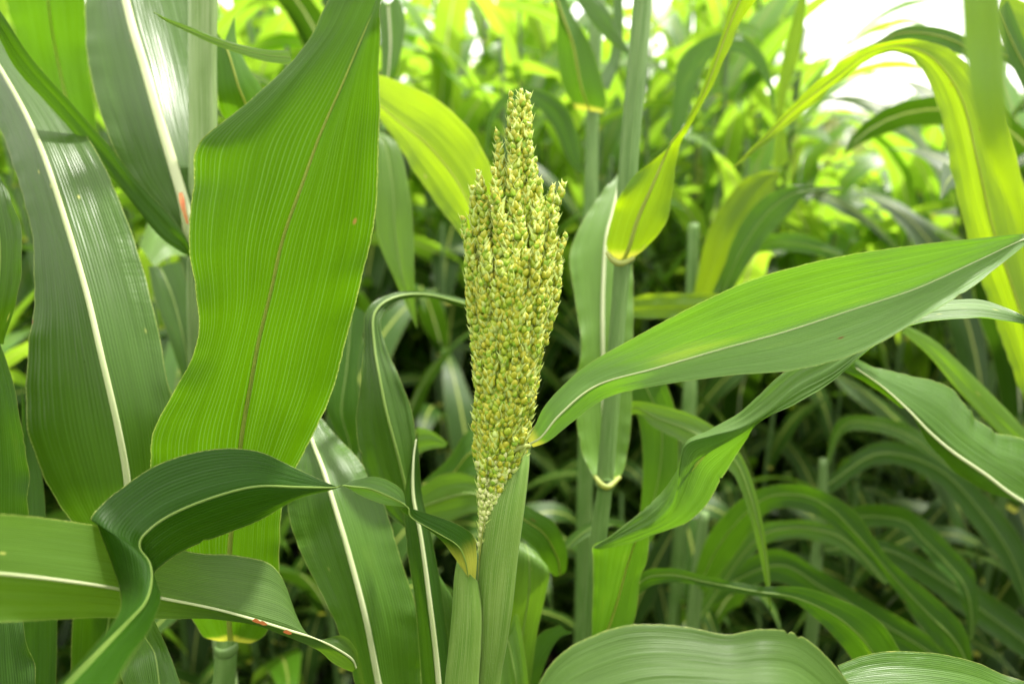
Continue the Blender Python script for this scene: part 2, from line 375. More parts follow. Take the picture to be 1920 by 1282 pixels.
# sheaths (half tubes open at the top)
def sheath(parent, rows, mat, nu=18, name='leaf_sheath', wrap=1.15, label=None):
    """rows: (Lx,Ly,Rx,Ry,depth centre, thickness factor)"""
    C = catmull([list(P(r[0], r[1], r[4]))+list(P(r[2], r[3], r[4]))+[r[5]] for r in rows], 12*(len(rows)-1))
    vv, uv, ff = [], [], []
    ln = 0; prev = None
    for i, c in enumerate(C):
        Lp, Rp, k = c[:3], c[3:6], c[6]
        mid = (Lp+Rp)/2; hw = (Rp-Lp)/2; w_ = np.linalg.norm(hw)
        if prev is not None: ln += np.linalg.norm(mid-prev)
        prev = mid
        tocam = np.array(CAM)-mid; tocam /= np.linalg.norm(tocam)
        for j in range(nu+1):
            an = math.pi*(0.5-wrap/2 + wrap*j/nu)
            vv.append(mid - hw*math.cos(an) + tocam*w_*k*math.sin(an)); uv.append((j/nu, ln))
    for i in range(len(C)-1):
        for j in range(nu): a = i*(nu+1)+j; ff.append((a, a+1, a+nu+2, a+nu+1))
    o = obj(name, vv, ff, mat, parent, uv)
    sm = o.modifiers.new('thickness', 'SOLIDIFY'); sm.thickness = 0.0006; sm.offset = -1
    if label: o['label'] = label
    return o
sheath(main, [(995, 832, 999, 834, .405, .8), (962, 850, 992, 846, .405, .8), (936, 895, 990, 880, .402, .8), (912, 960, 982, 950, .40, .8),
              (899, 1050, 970, 1040, .40, .8), (893, 1130, 960, 1130, .40, .8), (893, 1210, 948, 1210, .40, .8), (890, 1300, 934, 1300, .40, .8), (872, 1500, 920, 1500, .40, .8)],
       M_sheath, label='tall slanting sheath wrapping the base of the seed head')
sheath(main, [(858, 1052, 893, 1088, .392, .8), (853, 1085, 896, 1100, .392, .8), (849, 1150, 902, 1150, .392, .8), (842, 1220, 900, 1220, .392, .8), (834, 1300, 896, 1300, .392, .8), (822, 1500, 900, 1500, .392, .8)],
       M_sheath, label='shorter sheath on the left ending in a yellow collar')
stalk(main, [(905, 1035, .408, 14), (900, 1120, .408, 24), (890, 1200, .408, 34), (880, 1300, .408, 40), (868, 1480, .408, 40)])
# pale cut rim along the sheath mouth
tube('collar', [P(993, 836, .395), P(975, 838, .392), P(958, 853, .39), P(936, 895, .393), P(912, 958, .394), P(899, 1045, .396), P(896, 1100, .397)],
     [px_r(5, .4), px_r(6, .4), px_r(2.5, .4), px_r(1.4, .4), px_r(1.2, .4), px_r(1.2, .4), px_r(1, .4)], M_collar, main, ns=8)

# ---- panicle
pan = empty('panicle', (0, 0, 0)); pan.parent = main; pan['label'] = 'upright seed head packed with small round yellow-green grains'
pan.location = (0, 0, 0)
seed_mats = [simple('seed_yellow_green', (0.43, 0.42, 0.030), (0.34, 0.37, 0.024), 0.40, 200, (0.6, 0.6, 0.04), 0.22),
             simple('seed_golden', (0.50, 0.47, 0.045), (0.42, 0.42, 0.035), 0.40, 200, (0.6, 0.5, 0.05), 0.22),
             simple('seed_green', (0.38, 0.46, 0.035), (0.30, 0.39, 0.025), 0.40, 200, (0.4, 0.5, 0.04), 0.22),
             simple('seed_cream', (0.74, 0.74, 0.40), (0.62, 0.66, 0.26), 0.42, 200, (0.6, 0.6, 0.3), 0.22)]
glume_mats = [simple('glume_green', (0.23, 0.42, 0.03), (0.34, 0.50, 0.06), 0.5, 300, (0.45, 0.65, 0.06), 0.35),
              simple('glume_pale', (0.66, 0.74, 0.28), (0.46, 0.60, 0.12), 0.5, 300, (0.7, 0.75, 0.3), 0.35)]
def grain_geo(rn, open_=0.5):
    """one grain along +Z: a round seed with a pointed tip, clasped by pointed husks. unit: radius about 1"""
    v, f, mi = [], [], []
    nr, nsg = 7, 9
    rx = 0.92+0.14*rn.random(); tip = 0.15+0.3*rn.random(); fl = 0.82+0.15*rn.random()
    v.append((0, 0, -1.0))
    for i in range(1, nr):
        a = math.pi*i/nr; r = math.sin(a)*rx; z = -math.cos(a)
        if z > 0.45: z += tip*(z-0.45)*1.6; r *= 1-0.25*(z-0.45)
        for k in range(nsg):
            b = 2*math.pi*k/nsg; v.append((r*math.cos(b), r*math.sin(b)*fl, z))
    v.append((0, 0, 1.0+tip))
    for k in range(nsg): f.append((0, 1+(k+1) % nsg, 1+k)); mi.append(0)
    for i in range(nr-2):
        for k in range(nsg):
            a = 1+i*nsg+k; b = 1+i*nsg+(k+1) % nsg; f.append((a, b, b+nsg, a+nsg)); mi.append(0)
    last = len(v)-1
    for k in range(nsg): f.append((last, 1+(nr-2)*nsg+k, 1+(nr-2)*nsg+(k+1) % nsg)); mi.append(0)
    # husks
    for h in range(3):
        an = h*2.1+rn.random()*0.6; hgt = (0.0, 0.85, 2.4)[h]*(0.8+0.35*rn.random()); ww = (0.85, 0.62, 0.36)[h]
        sp = 1.0 if h < 2 else 1.25
        rows = 5; b0 = len(v)
        for i in range(rows):
            t = i/(rows-1); z = -1.12+(hgt+1.12)*t
            rr = 0.06+1.03*math.sqrt(max(0.02, 1-min(1, abs(z))**2))*(1 if z < 0.3 else 1) if z < 0.55 else 0.92*(1-0.35*(z-0.55))
            wa = ww*1.25*math.sin(math.pi*min(0.98, 0.22+t*0.76))+0.02
            for q in (-1, 0, 1):
                aa = an+q*wa
                bulk = 1.0+(0.06 if q == 0 else 0)
                v.append((rr*bulk*math.cos(aa), rr*bulk*math.sin(aa), z))
        for i in range(rows-1):
            for q in range(2):
                a = b0+i*3+q; f.append((a, a+1, a+4, a+3)); mi.append(1 if h < 2 else 2)
    return v, f, mi
# profile of the head, photo pixels -> radius about the head's own axis
PD = 0.400
def interp(x, xs, ys): return float(np.interp(x, xs, ys))
def AX(y): return interp(y, [165, 300, 450, 600, 800, 900, 1000, 1080], [975, 968, 962, 957, 946, 930, 913, 905])
def WH(y): return interp(y, [165, 230, 330, 400, 450, 550, 650, 750, 830, 900, 960, 1000, 1060], [20, 27, 34, 62, 88, 86, 72, 60, 54, 40, 22, 14, 8])
branches = []   # (base(px,py,dz), top(px,py,dz), radius px)
ex = [((966, 430, 6), (977, 172, 0), 21), ((960, 420, 10), (958, 178, 4), 15), ((978, 430, 8), (990, 182, 4), 15), ((975, 430, -12), (966, 215, -14), 16), ((984, 440, -6), (990, 235, -10), 15),
      ((950, 420, 0), (932, 252, 0), 12), ((975, 470, -24), (962, 292, -20), 15), ((995, 470, 4), (1003, 300, 0), 13), ((990, 450, -14), (998, 320, -14), 12),
      ((925, 520, -8), (898, 326, -4), 13), ((905, 520, -6), (887, 352, 4), 11), ((940, 500, -30), (926, 322, -26), 15), ((935, 520, -38), (940, 385, -38), 14),
      ((900, 600, -6), (869, 412, 0), 11), ((885, 600, -14), (880, 440, -10), 12), ((1015, 500, -6), (1056, 348, 4), 11), ((1008, 500, -16), (1036, 352, -8), 12),
      ((1000, 500, -26), (1012, 345, -18), 13), ((1005, 640, -8), (1060, 440, 4), 11), ((1010, 560, -26), (1040, 405, -20), 12), ((1000, 520, -40), (1005, 385, -34), 14),
      ((975, 540, -46), (975, 400, -44), 14), ((958, 600, -50), (957, 425, -48), 14), ((968, 640, -60), (968, 470, -60), 14), ((952, 640, -40), (950, 480, -60), 14), ((962, 560, -20), (966, 360, -8), 13), ((915, 560, -36), (905, 430, -34), 14), ((1020, 640, -10), (1050, 500, -4), 12), ((975, 500, 20), (965, 330, 18), 16), ((940, 520, 25), (915, 380, 22), 15), ((1000, 520, 25), (1010, 370, 22), 15)]
branches += [(b_, t_, r_*.88) for b_, t_, r_ in ex]; n_ex = len(ex)
rp = random.Random(5)
k = 0
for bi_, yband in enumerate([478, 535, 600, 675, 750, 820, 885, 945, 990]):
    rad0 = 12.5 if yband < 800 else 10.5
    nb = max(5, int(round(2*math.pi*WH(yband)/(2*rad0+2.5))))
    for j in range(nb):
        ph = 2*math.pi*(j+0.5*(bi_ % 2)+rp.uniform(-.12, .12))/nb
        if math.sin(ph) > 0.5: continue           # far side, hidden
        rad = rad0*rp.uniform(.85, 1.05)
        ytop = yband+rp.uniform(-28, 28)
        if yband < 480: ytop = yband+rp.uniform(-26, 30)
        W = max(0, WH(ytop)-rad*0.85+rp.uniform(-5, 5))
        yb = min(1060, ytop+rp.uniform(120, 165))
        Wb = max(0, WH(yb)-rad*1.1-8)*0.85
        branches.append(((AX(yb)+math.cos(ph)*Wb, yb, math.sin(ph)*Wb), (AX(ytop)+math.cos(ph)*W, ytop, math.sin(ph)*W), rad))
grains = []   # (pos, dir, size, matset)
for bi, (b, t, rad) in enumerate(branches):
    b3 = P(b[0], b[1], PD+px_r(b[2], PD)); t3 = P(t[0], t[1], PD+px_r(t[2], PD))
    Ln = (t3-b3).length; u_ = (t3-b3).normalized(); stepm = px_r(11.2, PD)
    a_ = u_.cross(Vector((0.1, 1, 0))).normalized(); c_ = u_.cross(a_)
    n_ = max(3, int(Ln/stepm)); ph0 = rp.random()*6
    bow = px_r(rp.uniform(-5, 5), PD)
    for i in range(n_+1):
        s = i/n_
        prof = rad*(1-0.70*max(0, (s-0.66)/0.34)**1.5)*(0.80+0.2*min(1, s*3))
        rr = px_r(max(0.5, prof-5.0), PD)
        c0 = b3.lerp(t3, s)+a_*bow*math.sin(math.pi*s)
        ng = 5 if prof > 14 else (4 if prof > 10 else (3 if prof > 7 else 2))
        for q in range(ng):
            an = ph0 + q*2*math.pi/ng + i*0.75 + rp.uniform(-.25, .25)
            rad_dir = a_*math.cos(an)+c_*math.sin(an)
            pos = c0+rad_dir*rr*rp.uniform(0.85, 1.12)+u_*stepm*rp.uniform(-.3, .3)
            # photo-row of this grain, to know whether it is buried
            rel = pos-CAM; dd = rel.dot(FWD); yy = 641-rel.dot(UP)/dd*1280; xx = 960+rel.dot(RIGHT)/dd*1280
            ddx = (xx-AX(yy)); ddz = (dd-PD)*1280/PD
            rho = math.hypot(ddx, ddz)
            if bi >= n_ex and yy > 440 and rho < WH(yy)-31: continue
            if bi < n_ex and yy > 560 and rho < WH(yy)-30: continue
            if ddz > 20 and yy > 420: continue
            g = (rad_dir*0.75+u_*0.9+Vector((0, 0, 0.25))).normalized()
            cream = max(0, min(1, (yy-830)/130.0))
            sz = px_r(rp.choice((rp.uniform(4.6, 6.2), rp.uniform(6.2, 7.6), rp.uniform(6.2, 7.6)))*(1-0.22*cream)*(0.8 if s > 0.93 else 1), PD)
            grains.append((pos, g, sz, yy, cream))
variants = {}
for mset in range(4):
    for vv_ in range(3):
        variants[(mset, vv_)] = grain_geo(random.Random(mset*10+vv_))
def pick(cream):
    if rp.random() < cream: return 3
    r_ = rp.random()
    return 0 if r_ < 0.55 else (1 if r_ < 0.70 else 2)
meshes = {}
root_loc = main.location
for key, (v, f, mi) in variants.items():
    me = bpy.data.meshes.new('grain'); me.from_pydata(v, [], f)
    me.materials.append(seed_mats[key[0]]); me.materials.append(glume_mats[1 if (key[0] == 3 or key[1] == 2) else 0]); me.materials.append(glume_mats[1])
    me.polygons.foreach_set('material_index', mi); me.polygons.foreach_set('use_smooth', [True]*len(f)); meshes[key] = me
def frame(g, roll):
    q = Vector(g).to_track_quat('Z', 'Y'); return q.to_matrix() @ Matrix.Rotation(roll, 3, 'Z')
# the 300 grains nearest the viewer are objects, the others one joined part
grains.sort(key=lambda g: (g[0]-CAM).dot(FWD) + 0.004*g[1].dot(FWD))
front = grains[:300]
for (pos, g, sz, yy, cream) in front:
    o = bpy.data.objects.new('grain', meshes[(pick(cream), rp.randrange(3))]); COL.objects.link(o); o.parent = pan
    m4 = frame(g, rp.random()*6.28).to_4x4() @ Matrix.Diagonal((sz, sz, sz*1.08, 1)); m4.translation = pos-root_loc
    o.matrix_local = m4
V, F, MI = [], [], []
allm = seed_mats+glume_mats
for (pos, g, sz, yy, cream) in grains[300:]:
    key = (pick(cream), rp.randrange(3)); v, f, mi = variants[key]
    m3 = np.array(frame(g, rp.random()*6.28))*sz
    vv = np.array(v)*np.array([1, 1, 1.08]); vv = vv @ m3.T + np.array(pos-root_loc)
    o0 = len(V); V.extend(vv.tolist()); F.extend([tuple(a+o0 for a in fc) for fc in f])
    gm = 4+(1 if (key[0] == 3 or key[1] == 2) else 0)
    MI.extend([key[0] if x == 0 else (gm if x == 1 else 5) for x in mi])
me = bpy.data.meshes.new('grains'); me.from_pydata(V, [], F)
for m in allm: me.materials.append(m)
me.polygons.foreach_set('material_index', MI); me.polygons.foreach_set('use_smooth', [True]*len(F))
o = bpy.data.objects.new('grains', me); COL.objects.link(o); o.parent = pan; o['kind'] = 'stuff'; o['label'] = 'remaining small grains packed around the seed head'
print('grains', len(grains))
# rachis and branch stems
tube('rachis', [P(905, 1060, .405), P(930, 900, .404), P(948, 780, .403), P(958, 600, .403), P(965, 420, .402), P(972, 200, .401)], [px_r(10, .4), px_r(20, .4), px_r(30, .4), px_r(32, .4), px_r(9, .4), px_r(3, .4)], simple('rachis_green', (0.14, 0.24, 0.04), (0.08, 0.15, 0.03), 0.6, 80), pan, n=40)
V, F = [], []
for (b, t, rad) in branches:
    b3 = P(b[0], b[1], PD+px_r(b[2], PD)); t3 = P(t[0], t[1], PD+px_r(t[2], PD)); rr = px_r(2.2, PD)
    for qx, qy in ((1, 0), (-.5, .87), (-.5, -.87)):
        V.append(b3+RIGHT*qx*rr+FWD*qy*rr)
    for qx, qy in ((1, 0), (-.5, .87), (-.5, -.87)):
        V.append(t3+RIGHT*qx*rr*.5+FWD*qy*rr*.5)
    n0 = len(V)-6
    for i in range(3): F.append((n0+i, n0+(i+1) % 3, n0+3+(i+1) % 3, n0+3+i))
o = obj('branch_stem', V, F, glume_mats[0], pan, smooth=False); o['kind'] = 'stuff'

# ---- right flag leaf
leaf(main, [(990, 826, 994, 832, 1000, 838, .385, 0, 0),
            (1003, 796, 1016, 818, 1030, 826, .378, .004, .0),
            (1028, 752, 1052, 775, 1075, 790, .372, .006, .004),
            (1092, 690, 1120, 722, 1140, 745, .368, .006, .006),
            (1190, 632, 1230, 690, 1238, 722, .364, -.002, -.003),
            (1310, 568, 1350, 655, 1370, 704, .360, -.010, -.010),
            (1420, 520, 1470, 622, 1500, 692, .358, -.014, -.012),
            (1560, 483, 1600, 580, 1625, 655, .358, -.018, -.014),
            (1700, 461, 1720, 540, 1740, 590, .360, -.014, -.012),
            (1820, 448, 1830, 490, 1838, 528, .364, -.008, -.008),
            (1925, 438, 1930, 445, 1932, 452, .370),
            (1990, 434, 1990, 436, 1990, 438, .375)],
     M_flag, M_ribw, (4.5, 2), bulge=0.05, ripple=.0015, label='wide leaf sweeping right from the collar of the seed head', seed=1, base=True, nv=120, nu=20)
# ---- left leaf with the twist and curl
leaf(main, [(892, 1086, 878, 1082, 862, 1060, .386, .006, .002),
            (894, 1040, 872, 1050, 850, 1042, .380, .006, .002),
            (888, 1005, 858, 1022, 826, 1012, .376, .006, .002),
            (856, 982, 820, 998, 792, 986, .372, .004, .002),
            (800, 962, 772, 970, 752, 958, .370, .002, .004),
            (768, 952, 764, 950, 760, 947, .369, .001, .001),
            (722, 946, 733, 932, 752, 916, .367, .002, .000),
            (680, 930, 694, 916, 712, 894, .366, .004, .000),
            (655, 916, 662, 912, 672, 898, .365, .002, .000),
            (641, 911, 642, 910, 643, 909, .3645),
            (628, 910, 622, 914, 616, 920, .364, .001, .001),
            (560, 880, 560, 913, 556, 936, .362, .004, .004),
            (480, 845, 480, 912, 490, 974, .359, .010, .010),
            (395, 842, 400, 932, 420, 1002, .355, .012, .012),
            (300, 868, 320, 965, 350, 1030, .350, .012, .012),
            (222, 918, 272, 1000, 302, 1062, .342, .010, .012),
            (172, 966, 262, 1026, 288, 1082, .332, .006, .010),
            (183, 985, 281, 1055, 294, 1102, .318, .022, .008),
            (205, 1045, 284, 1090, 302, 1122, .304, .034, .006),
            (224, 1105, 272, 1130, 290, 1160, .288, .036, .004),
            (222, 1150, 238, 1168, 268, 1200, .268, .018, .004),
            (165, 1226, 178, 1230, 240, 1240, .235, .002, .006),
            (95, 1300, 108, 1306, 210, 1300, .205, 0, .004),
            (0, 1420, 20, 1430, 160, 1400, .18, 0, .004)],
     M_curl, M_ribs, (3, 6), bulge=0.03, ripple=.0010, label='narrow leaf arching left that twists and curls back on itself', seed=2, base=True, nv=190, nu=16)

# ================================================================== big backlit leaf, left
bl = plant('sorghum plant at lower left behind the broad upright bright backlit leaf', 425, 1282, 0.52)
stalk(bl, [(436, 900, .56, 16), (432, 1090, .545, 17), (426, 1200, .53, 19), (420, 1282, .53, 20), (410, 1400, .53, 22)])
node_ring(bl, 424, 1215, .528, 19)
leaf(bl, [(470, 1205, 432, 1200, 400, 1200, .515, .01, .01),
          (500, 1185, 430, 1170, 372, 1180, .505, .012, .012),
          (522, 1110, 428, 1110, 330, 1110, .490, .010, .010),
          (524, 1010, 432, 1010, 290, 1000, .470, .006, .006),
          (535, 920, 445, 900, 282, 900, .452, .004, .004),
          (575, 840, 455, 810, 284, 815, .435, .002, .004),
          (622, 740, 470, 720, 325, 735, .415, .002, .006),
          (652, 630, 485, 640, 362, 662, .398, .002, .008),
          (680, 520, 507, 550, 372, 590, .382, .002, .009),
          (702, 420, 530, 450, 355, 480, .368, .002, .010),
          (710, 310, 565, 350, 358, 360, .356, .000, .010),
          (712, 200, 600, 250, 375, 270, .346, -.004, .012),
          (714, 90, 645, 150, 470, 185, .338, -.010, .014),
          (716, 10, 690, 50, 575, 75, .332, -.014, .014),
          (735, -60, 722, -20, 620, -10, .328, -.012, .014),
          (790, -150, 780, -120, 700, -120, .325, -.008, .012)],
     M_big, M_ribg, (11, 5), bulge=0.05, ripple=.0035, rfreq=45, label='broad upright leaf lit from behind with fine parallel veins', seed=3, base=True, nv=150, nu=26)

# ================================================================== tall stalk, upper left, with glaucous leaf
tl = plant('sorghum plant with thick pale stalk at upper left and grey-green white-ribbed leaf', 370, 700, 0.60)
stalk(tl, [(385, -260, .52, 27), (382, -100, .53, 26), (380, 100, .55, 25), (381, 250, .565, 25), (376, 420, .58, 22), (372, 560, .60, 20), (374, 720, .63, 18), (380, 900, .67, 17)], M_waxl)
leaf(tl, [(362, 505, 362, 500, 368, 495, .575, 0, 0),
          (345, 452, 355, 452, 375, 450, .565, .002, .002),
          (300, 395, 347, 390, 400, 400, .56, .004, .012),
          (240, 330, 325, 310, 410, 330, .565, .008, .020),
          (198, 240, 298, 220, 400, 230, .575, .010, .025),
          (172, 150, 272, 130, 390, 130, .59, .010, .030),
          (160, 60, 245, 40, 370, 30, .605, .010, .03),
          (163, -30, 225, -50, 345, -60, .625, .010, .03),
          (170, -140, 210, -160, 300, -180, .65, .008, .02)],
     M_glau, M_ribw, (24, 12), bulge=0.05, ripple=.003, label='wide grey-green leaf with a thick white midrib and rust spot', seed=4, base=True, nu=18)
leaf(tl, [(366, 500, 362, 492, 360, 482, .568), (352, 452, 342, 456, 335, 470, .560), (322, 408, 305, 425, 296, 440, .553), (262, 345, 246, 355, 238, 368, .545), (206, 275, 188, 280, 172, 290, .535),
          (140, 200, 120, 200, 98, 205, .52), (60, 110, 46, 118, 30, 130, .50), (0, 20, -8, 35, -15, 48, .48), (-60, -60, -70, -50, -80, -35, .47)],
     M_dark, None, bulge=0.10, label='narrow dark folded leaf crossing the upper left corner', seed=5, nu=10)
# rusty patch on the midrib base
leaf(tl, [(350, 420, 352, 420, 354, 419, .5535), (341, 395, 345, 395, 349, 394, .5525), (336, 375, 341, 375, 346, 374, .5535), (335, 362, 339, 361, 342, 360, .556)], M_rust, name='rust_patch', nu=4, nv=10)
leaf(tl, [(405, 60, 420, 80, 440, 30, .60, 0, .01), (406, 120, 432, 110, 445, 80, .60, 0, .01), (408, 180, 448, 165, 468, 130, .605, 0, .01), (415, 215, 465, 205, 492, 165, .62, 0, .01), (440, 240, 480, 240, 520, 230, .64)],
     M_back, M_ribg, (4, 4), label='short backlit leaf behind the stalk with a brown scar', seed=6)
leaf(tl, [(540, 95, 545, 108, 548, 122, .50), (500, 94, 500, 104, 498, 116, .50), (450, 84, 448, 91, 445, 100, .50), (400, 68, 396, 74, 392, 80, .495), (350, 48, 346, 53, 344, 57, .49), (315, 36, 312, 38, 310, 40, .485), (288, 22, 288, 23, 288, 24, .48)],
     M_soft, M_ribs, (2, 1), name='leaf', label='thin curled leaf tip pointing left across the stalk', seed=7, nu=8)

# ================================================================== long grey leaf at far left
fl = plant('sorghum plant at far left with a long drooping grey-green leaf and pale midrib', 250, 1300, 0.56)
stalk(fl, [(255, 985, .53, 14), (255, 1120, .535, 16), (250, 1300, .55, 18), (250, 1500, .56, 20)], M_stalkd)
leaf(fl, [(200, 1080, 250, 1085, 295, 1090, .50, .012, .012),
          (135, 985, 246, 985, 322, 985, .485, .012, .016),
          (82, 895, 237, 895, 334, 900, .475, .010, .016),
          (50, 790, 218, 790, 334, 800, .468, .010, .016),
          (50, 680, 194, 680, 312, 690, .468, .010, .018),
          (62, 560, 163, 550, 280, 550, .475, .010, .020),
          (60, 440, 122, 412, 232, 392, .49, .010, .022),
          (28, 320, 76, 275, 165, 258, .51, .008, .020),
          (-6, 225, 22, 165, 62, 135, .535, .006, .015),
          (-60, 130, -40, 70, -20, 40, .56, .004, .010),
          (-120, 40, -110, 0, -100, -30, .58)],
     M_glau, M_ribw, (15, 7), bulge=0.05, ripple=.003, label='long grey-green leaf rising to the left edge', seed=8, nu=20)
leaf(fl, [(132, 1300, 180, 1310, 260, 1300, .54), (134, 1200, 200, 1190, 262, 1190, .53), (140, 1120, 210, 1110, 262, 1110, .52), (150, 1040, 220, 1040, 265, 1040, .52)], M_dark, M_ribs, (4, 4), seed=9)
leaf(fl, [(345, 1300, 300, 1290, 240, 1300, .36, 0, .01), (318, 1225, 290, 1225, 225, 1260, .37, .0, .01), (298, 1180, 270, 1190, 240, 1220, .40, 0, .01), (285, 1150, 265, 1160, 245, 1190, .44)], M_glau, M_ribs, (4, 4), seed=10)

# far left edge leaves
el = plant('sorghum plant cut off by the left edge with two dark wavy leaves', -30, 1100, 0.50)
stalk(el, [(-80, 500, .52, 18), (-70, 700, .52, 18), (-60, 1000, .52, 20), (-50, 1200, .52, 21)], M_stalkd)
leaf(el, [(-70, 640, -30, 650, 8, 645, .46), (-60, 580, -10, 590, 30, 560, .445), (-50, 480, 0, 480, 42, 470, .44), (-50, 380, -10, 390, 28, 390, .44), (-60, 270, -30, 290, -2, 325, .445), (-90, 150, -70, 180, -40, 200, .45)], M_glau, M_ribs, (4, 4), ripple=.004, seed=11)
leaf(el, [(-80, 1100, -20, 1100, 48, 1090, .47), (-70, 960, -15, 960, 55, 960, .46), (-70, 860, -15, 860, 52, 860, .455), (-70, 760, -20, 765, 38, 770, .45), (-70, 670, -30, 690, 10, 665, .45), (-80, 560, -55, 580, -25, 570, .45)], M_dark, M_ribs, (4, 4), ripple=.004, seed=12)
leaf(el, [(-60, 1330, 0, 1320, 75, 1300, .40), (-60, 1240, -5, 1240, 62, 1240, .405), (-60, 1150, -5, 1160, 42, 1165, .41), (-60, 1060, -20, 1080, 20, 1090, .42)], M_dark, None, ripple=.004, seed=13)
leaf(el, [(20, 1330, 60, 1320, 105, 1300, .50), (22, 1220, 60, 1210, 107, 1200, .50), (24, 1120, 60, 1110, 105, 1090, .50), (26, 1020, 55, 1010, 88, 990, .51), (40, 900, 55, 900, 80, 900, .52), (40, 700, 48, 760, 60, 800, .53)], M_dark, None, seed=14)
# horizontal leaf from the left
leaf(el, [(-140, 960, -140, 1065, -140, 1170, .245, .004, .004),
          (-40, 962, -40, 1072, -40, 1168, .27, .004, .004),
          (60, 967, 70, 1082, 60, 1164, .295, .006, .004),
          (180, 985, 200, 1100, 180, 1158, .33, .010, .004),
          (275, 1010, 300, 1120, 290, 1160, .36, .012, .004),
          (360, 1034, 400, 1140, 390, 1160, .385, .014, .004),
          (450, 1042, 480, 1162, 470, 1170, .40, .014, .003),
          (522, 1070, 545, 1182, 530, 1190, .41, .014, .003),
          (575, 1192, 590, 1196, 590, 1215, .415, .004, .004),
          (640, 1190, 630, 1215, 622, 1240, .42, .002, .004),
          (668, 1218, 660, 1235, 645, 1255, .425),
          (672, 1245, 668, 1252, 660, 1260, .428)],
     M_near, M_ribw, (7, 4), bulge=0.04, ripple=.0015, label='broad leaf crossing the lower left from the left edge', seed=15, nv=120, nu=18)
for a in ((480, 1163, .392), (538, 1184, .405), (492, 1167, .394)):
    leaf(el, [(a[0]-7, a[1]-1, a[0]-7, a[1], a[0]-7, a[1]+1, a[2]), (a[0]-2, a[1]-4, a[0], a[1], a[0], a[1]+4, a[2]), (a[0]+4, a[1]-2, a[0]+5, a[1]+1, a[0]+4, a[1]+5, a[2]), (a[0]+9, a[1]+2, a[0]+9, a[1]+3, a[0]+9, a[1]+4, a[2])], M_rust, name='rust_spot', nu=4, nv=8, bulge=0)
# backlit leaf top-left corner
tp = plant('sorghum plant behind the top left corner with one wide backlit leaf', 90, 300, 0.85)
stalk(tp, [(110, -200, .95, 16), (110, 100, .95, 16), (112, 400, .96, 16), (115, 700, .97, 17)])
leaf(tp, [(190, 300, 165, 330, 125, 300, .90), (178, 200, 130, 210, 85, 200, .87, 0, .01), (165, 100, 105, 100, 40, 110, .84, 0, .01), (160, 0, 90, 0, 15, 20, .80, 0, .01), (155, -120, 80, -120, -20, -80, .77)], M_back, M_ribg, (4, 4), ripple=.004, seed=16)

# ================================================================== dark crinkled leaf, lower middle left
gl = plant('sorghum plant at bottom with a dark crinkled leaf bearing a white midrib', 720, 1400, 0.50)
stalk(gl, [(742, 1300, .50, 16), (735, 1420, .51, 19), (730, 1600, .52, 21)], M_stalkd)
leaf(gl, [(690, 1400, 740, 1400, 800, 1400, .49, .004, .004),
          (668, 1290, 712, 1290, 790, 1290, .485, .006, .010),
          (625, 1160, 686, 1160, 788, 1170, .48, .008, .014),
          (570, 1050, 655, 1040, 750, 1040, .485, .010, .018),
          (540, 965, 628, 950, 715, 930, .495, .012, .020),
          (545, 890, 606, 880, 672, 860, .51, .012, .020),
          (560, 830, 585, 825, 625, 810, .53, .008, .014),
          (560, 760, 565, 765, 585, 760, .55)],
     M_glau, M_ribw, (13, 6), bulge=0.06, ripple=.004, rfreq=90, label='dark leaf with crinkled left side and cream midrib', seed=17, nu=20)
# hanging grey leaf
hl = plant('sorghum plant left of the seed head with a hanging grey-green leaf and rolled leaf', 800, 1400, 0.55)
stalk(hl, [(790, 1210, .56, 13), (790, 1330, .56, 16), (790, 1500, .56, 18)], M_stalkd)
leaf(hl, [(905, 590, 905, 582, 905, 572, .60, .01), (860, 574, 860, 566, 860, 558, .585, .01), (800, 558, 795, 552, 800, 547, .565, .01), (745, 565, 738, 558, 735, 550, .545, .008),
          (715, 600, 702, 588, 688, 580, .53, .004), (724, 650, 702, 648, 682, 645, .52, .004), (748, 705, 712, 710, 676, 720, .51, .006), (772, 770, 725, 775, 668, 790, .505, .010), (782, 850, 745, 850, 680, 870, .505, .010), (780, 930, 762, 920, 715, 950, .51, .006), (778, 1000, 775, 985, 760, 990, .515)],
     M_glau, M_ribs, (4, 6), bulge=0.07, ripple=.002, label='grey-green leaf hanging tip-down left of the seed head', seed=18, nu=18, pleat=.0006)
leaf(hl, [(800, 1400, 830, 1400, 850, 1400, .47, .010, .004), (788, 1250, 822, 1270, 846, 1260, .47, .012, .004), (778, 1130, 806, 1130, 830, 1120, .472, .010, .004), (762, 1020, 790, 1010, 808, 1000, .478, .008, .004), (757, 940, 775, 930, 792, 930, .485, .006, .004), (768, 870, 775, 865, 786, 860, .49), (778, 825, 780, 824, 782, 823, .495)],
     M_dark, M_ribw, (13, 3), bulge=0.10, label='rolled upright leaf with white rib beside the stalk', seed=19)
leaf(hl, [(842, 1300, 850, 1300, 870, 1300, .49), (822, 1180, 835, 1180, 858, 1180, .49), (810, 1090, 820, 1085, 848, 1120, .492), (802, 1040, 808, 1040, 825, 1080, .50)], M_glau, None, seed=20)

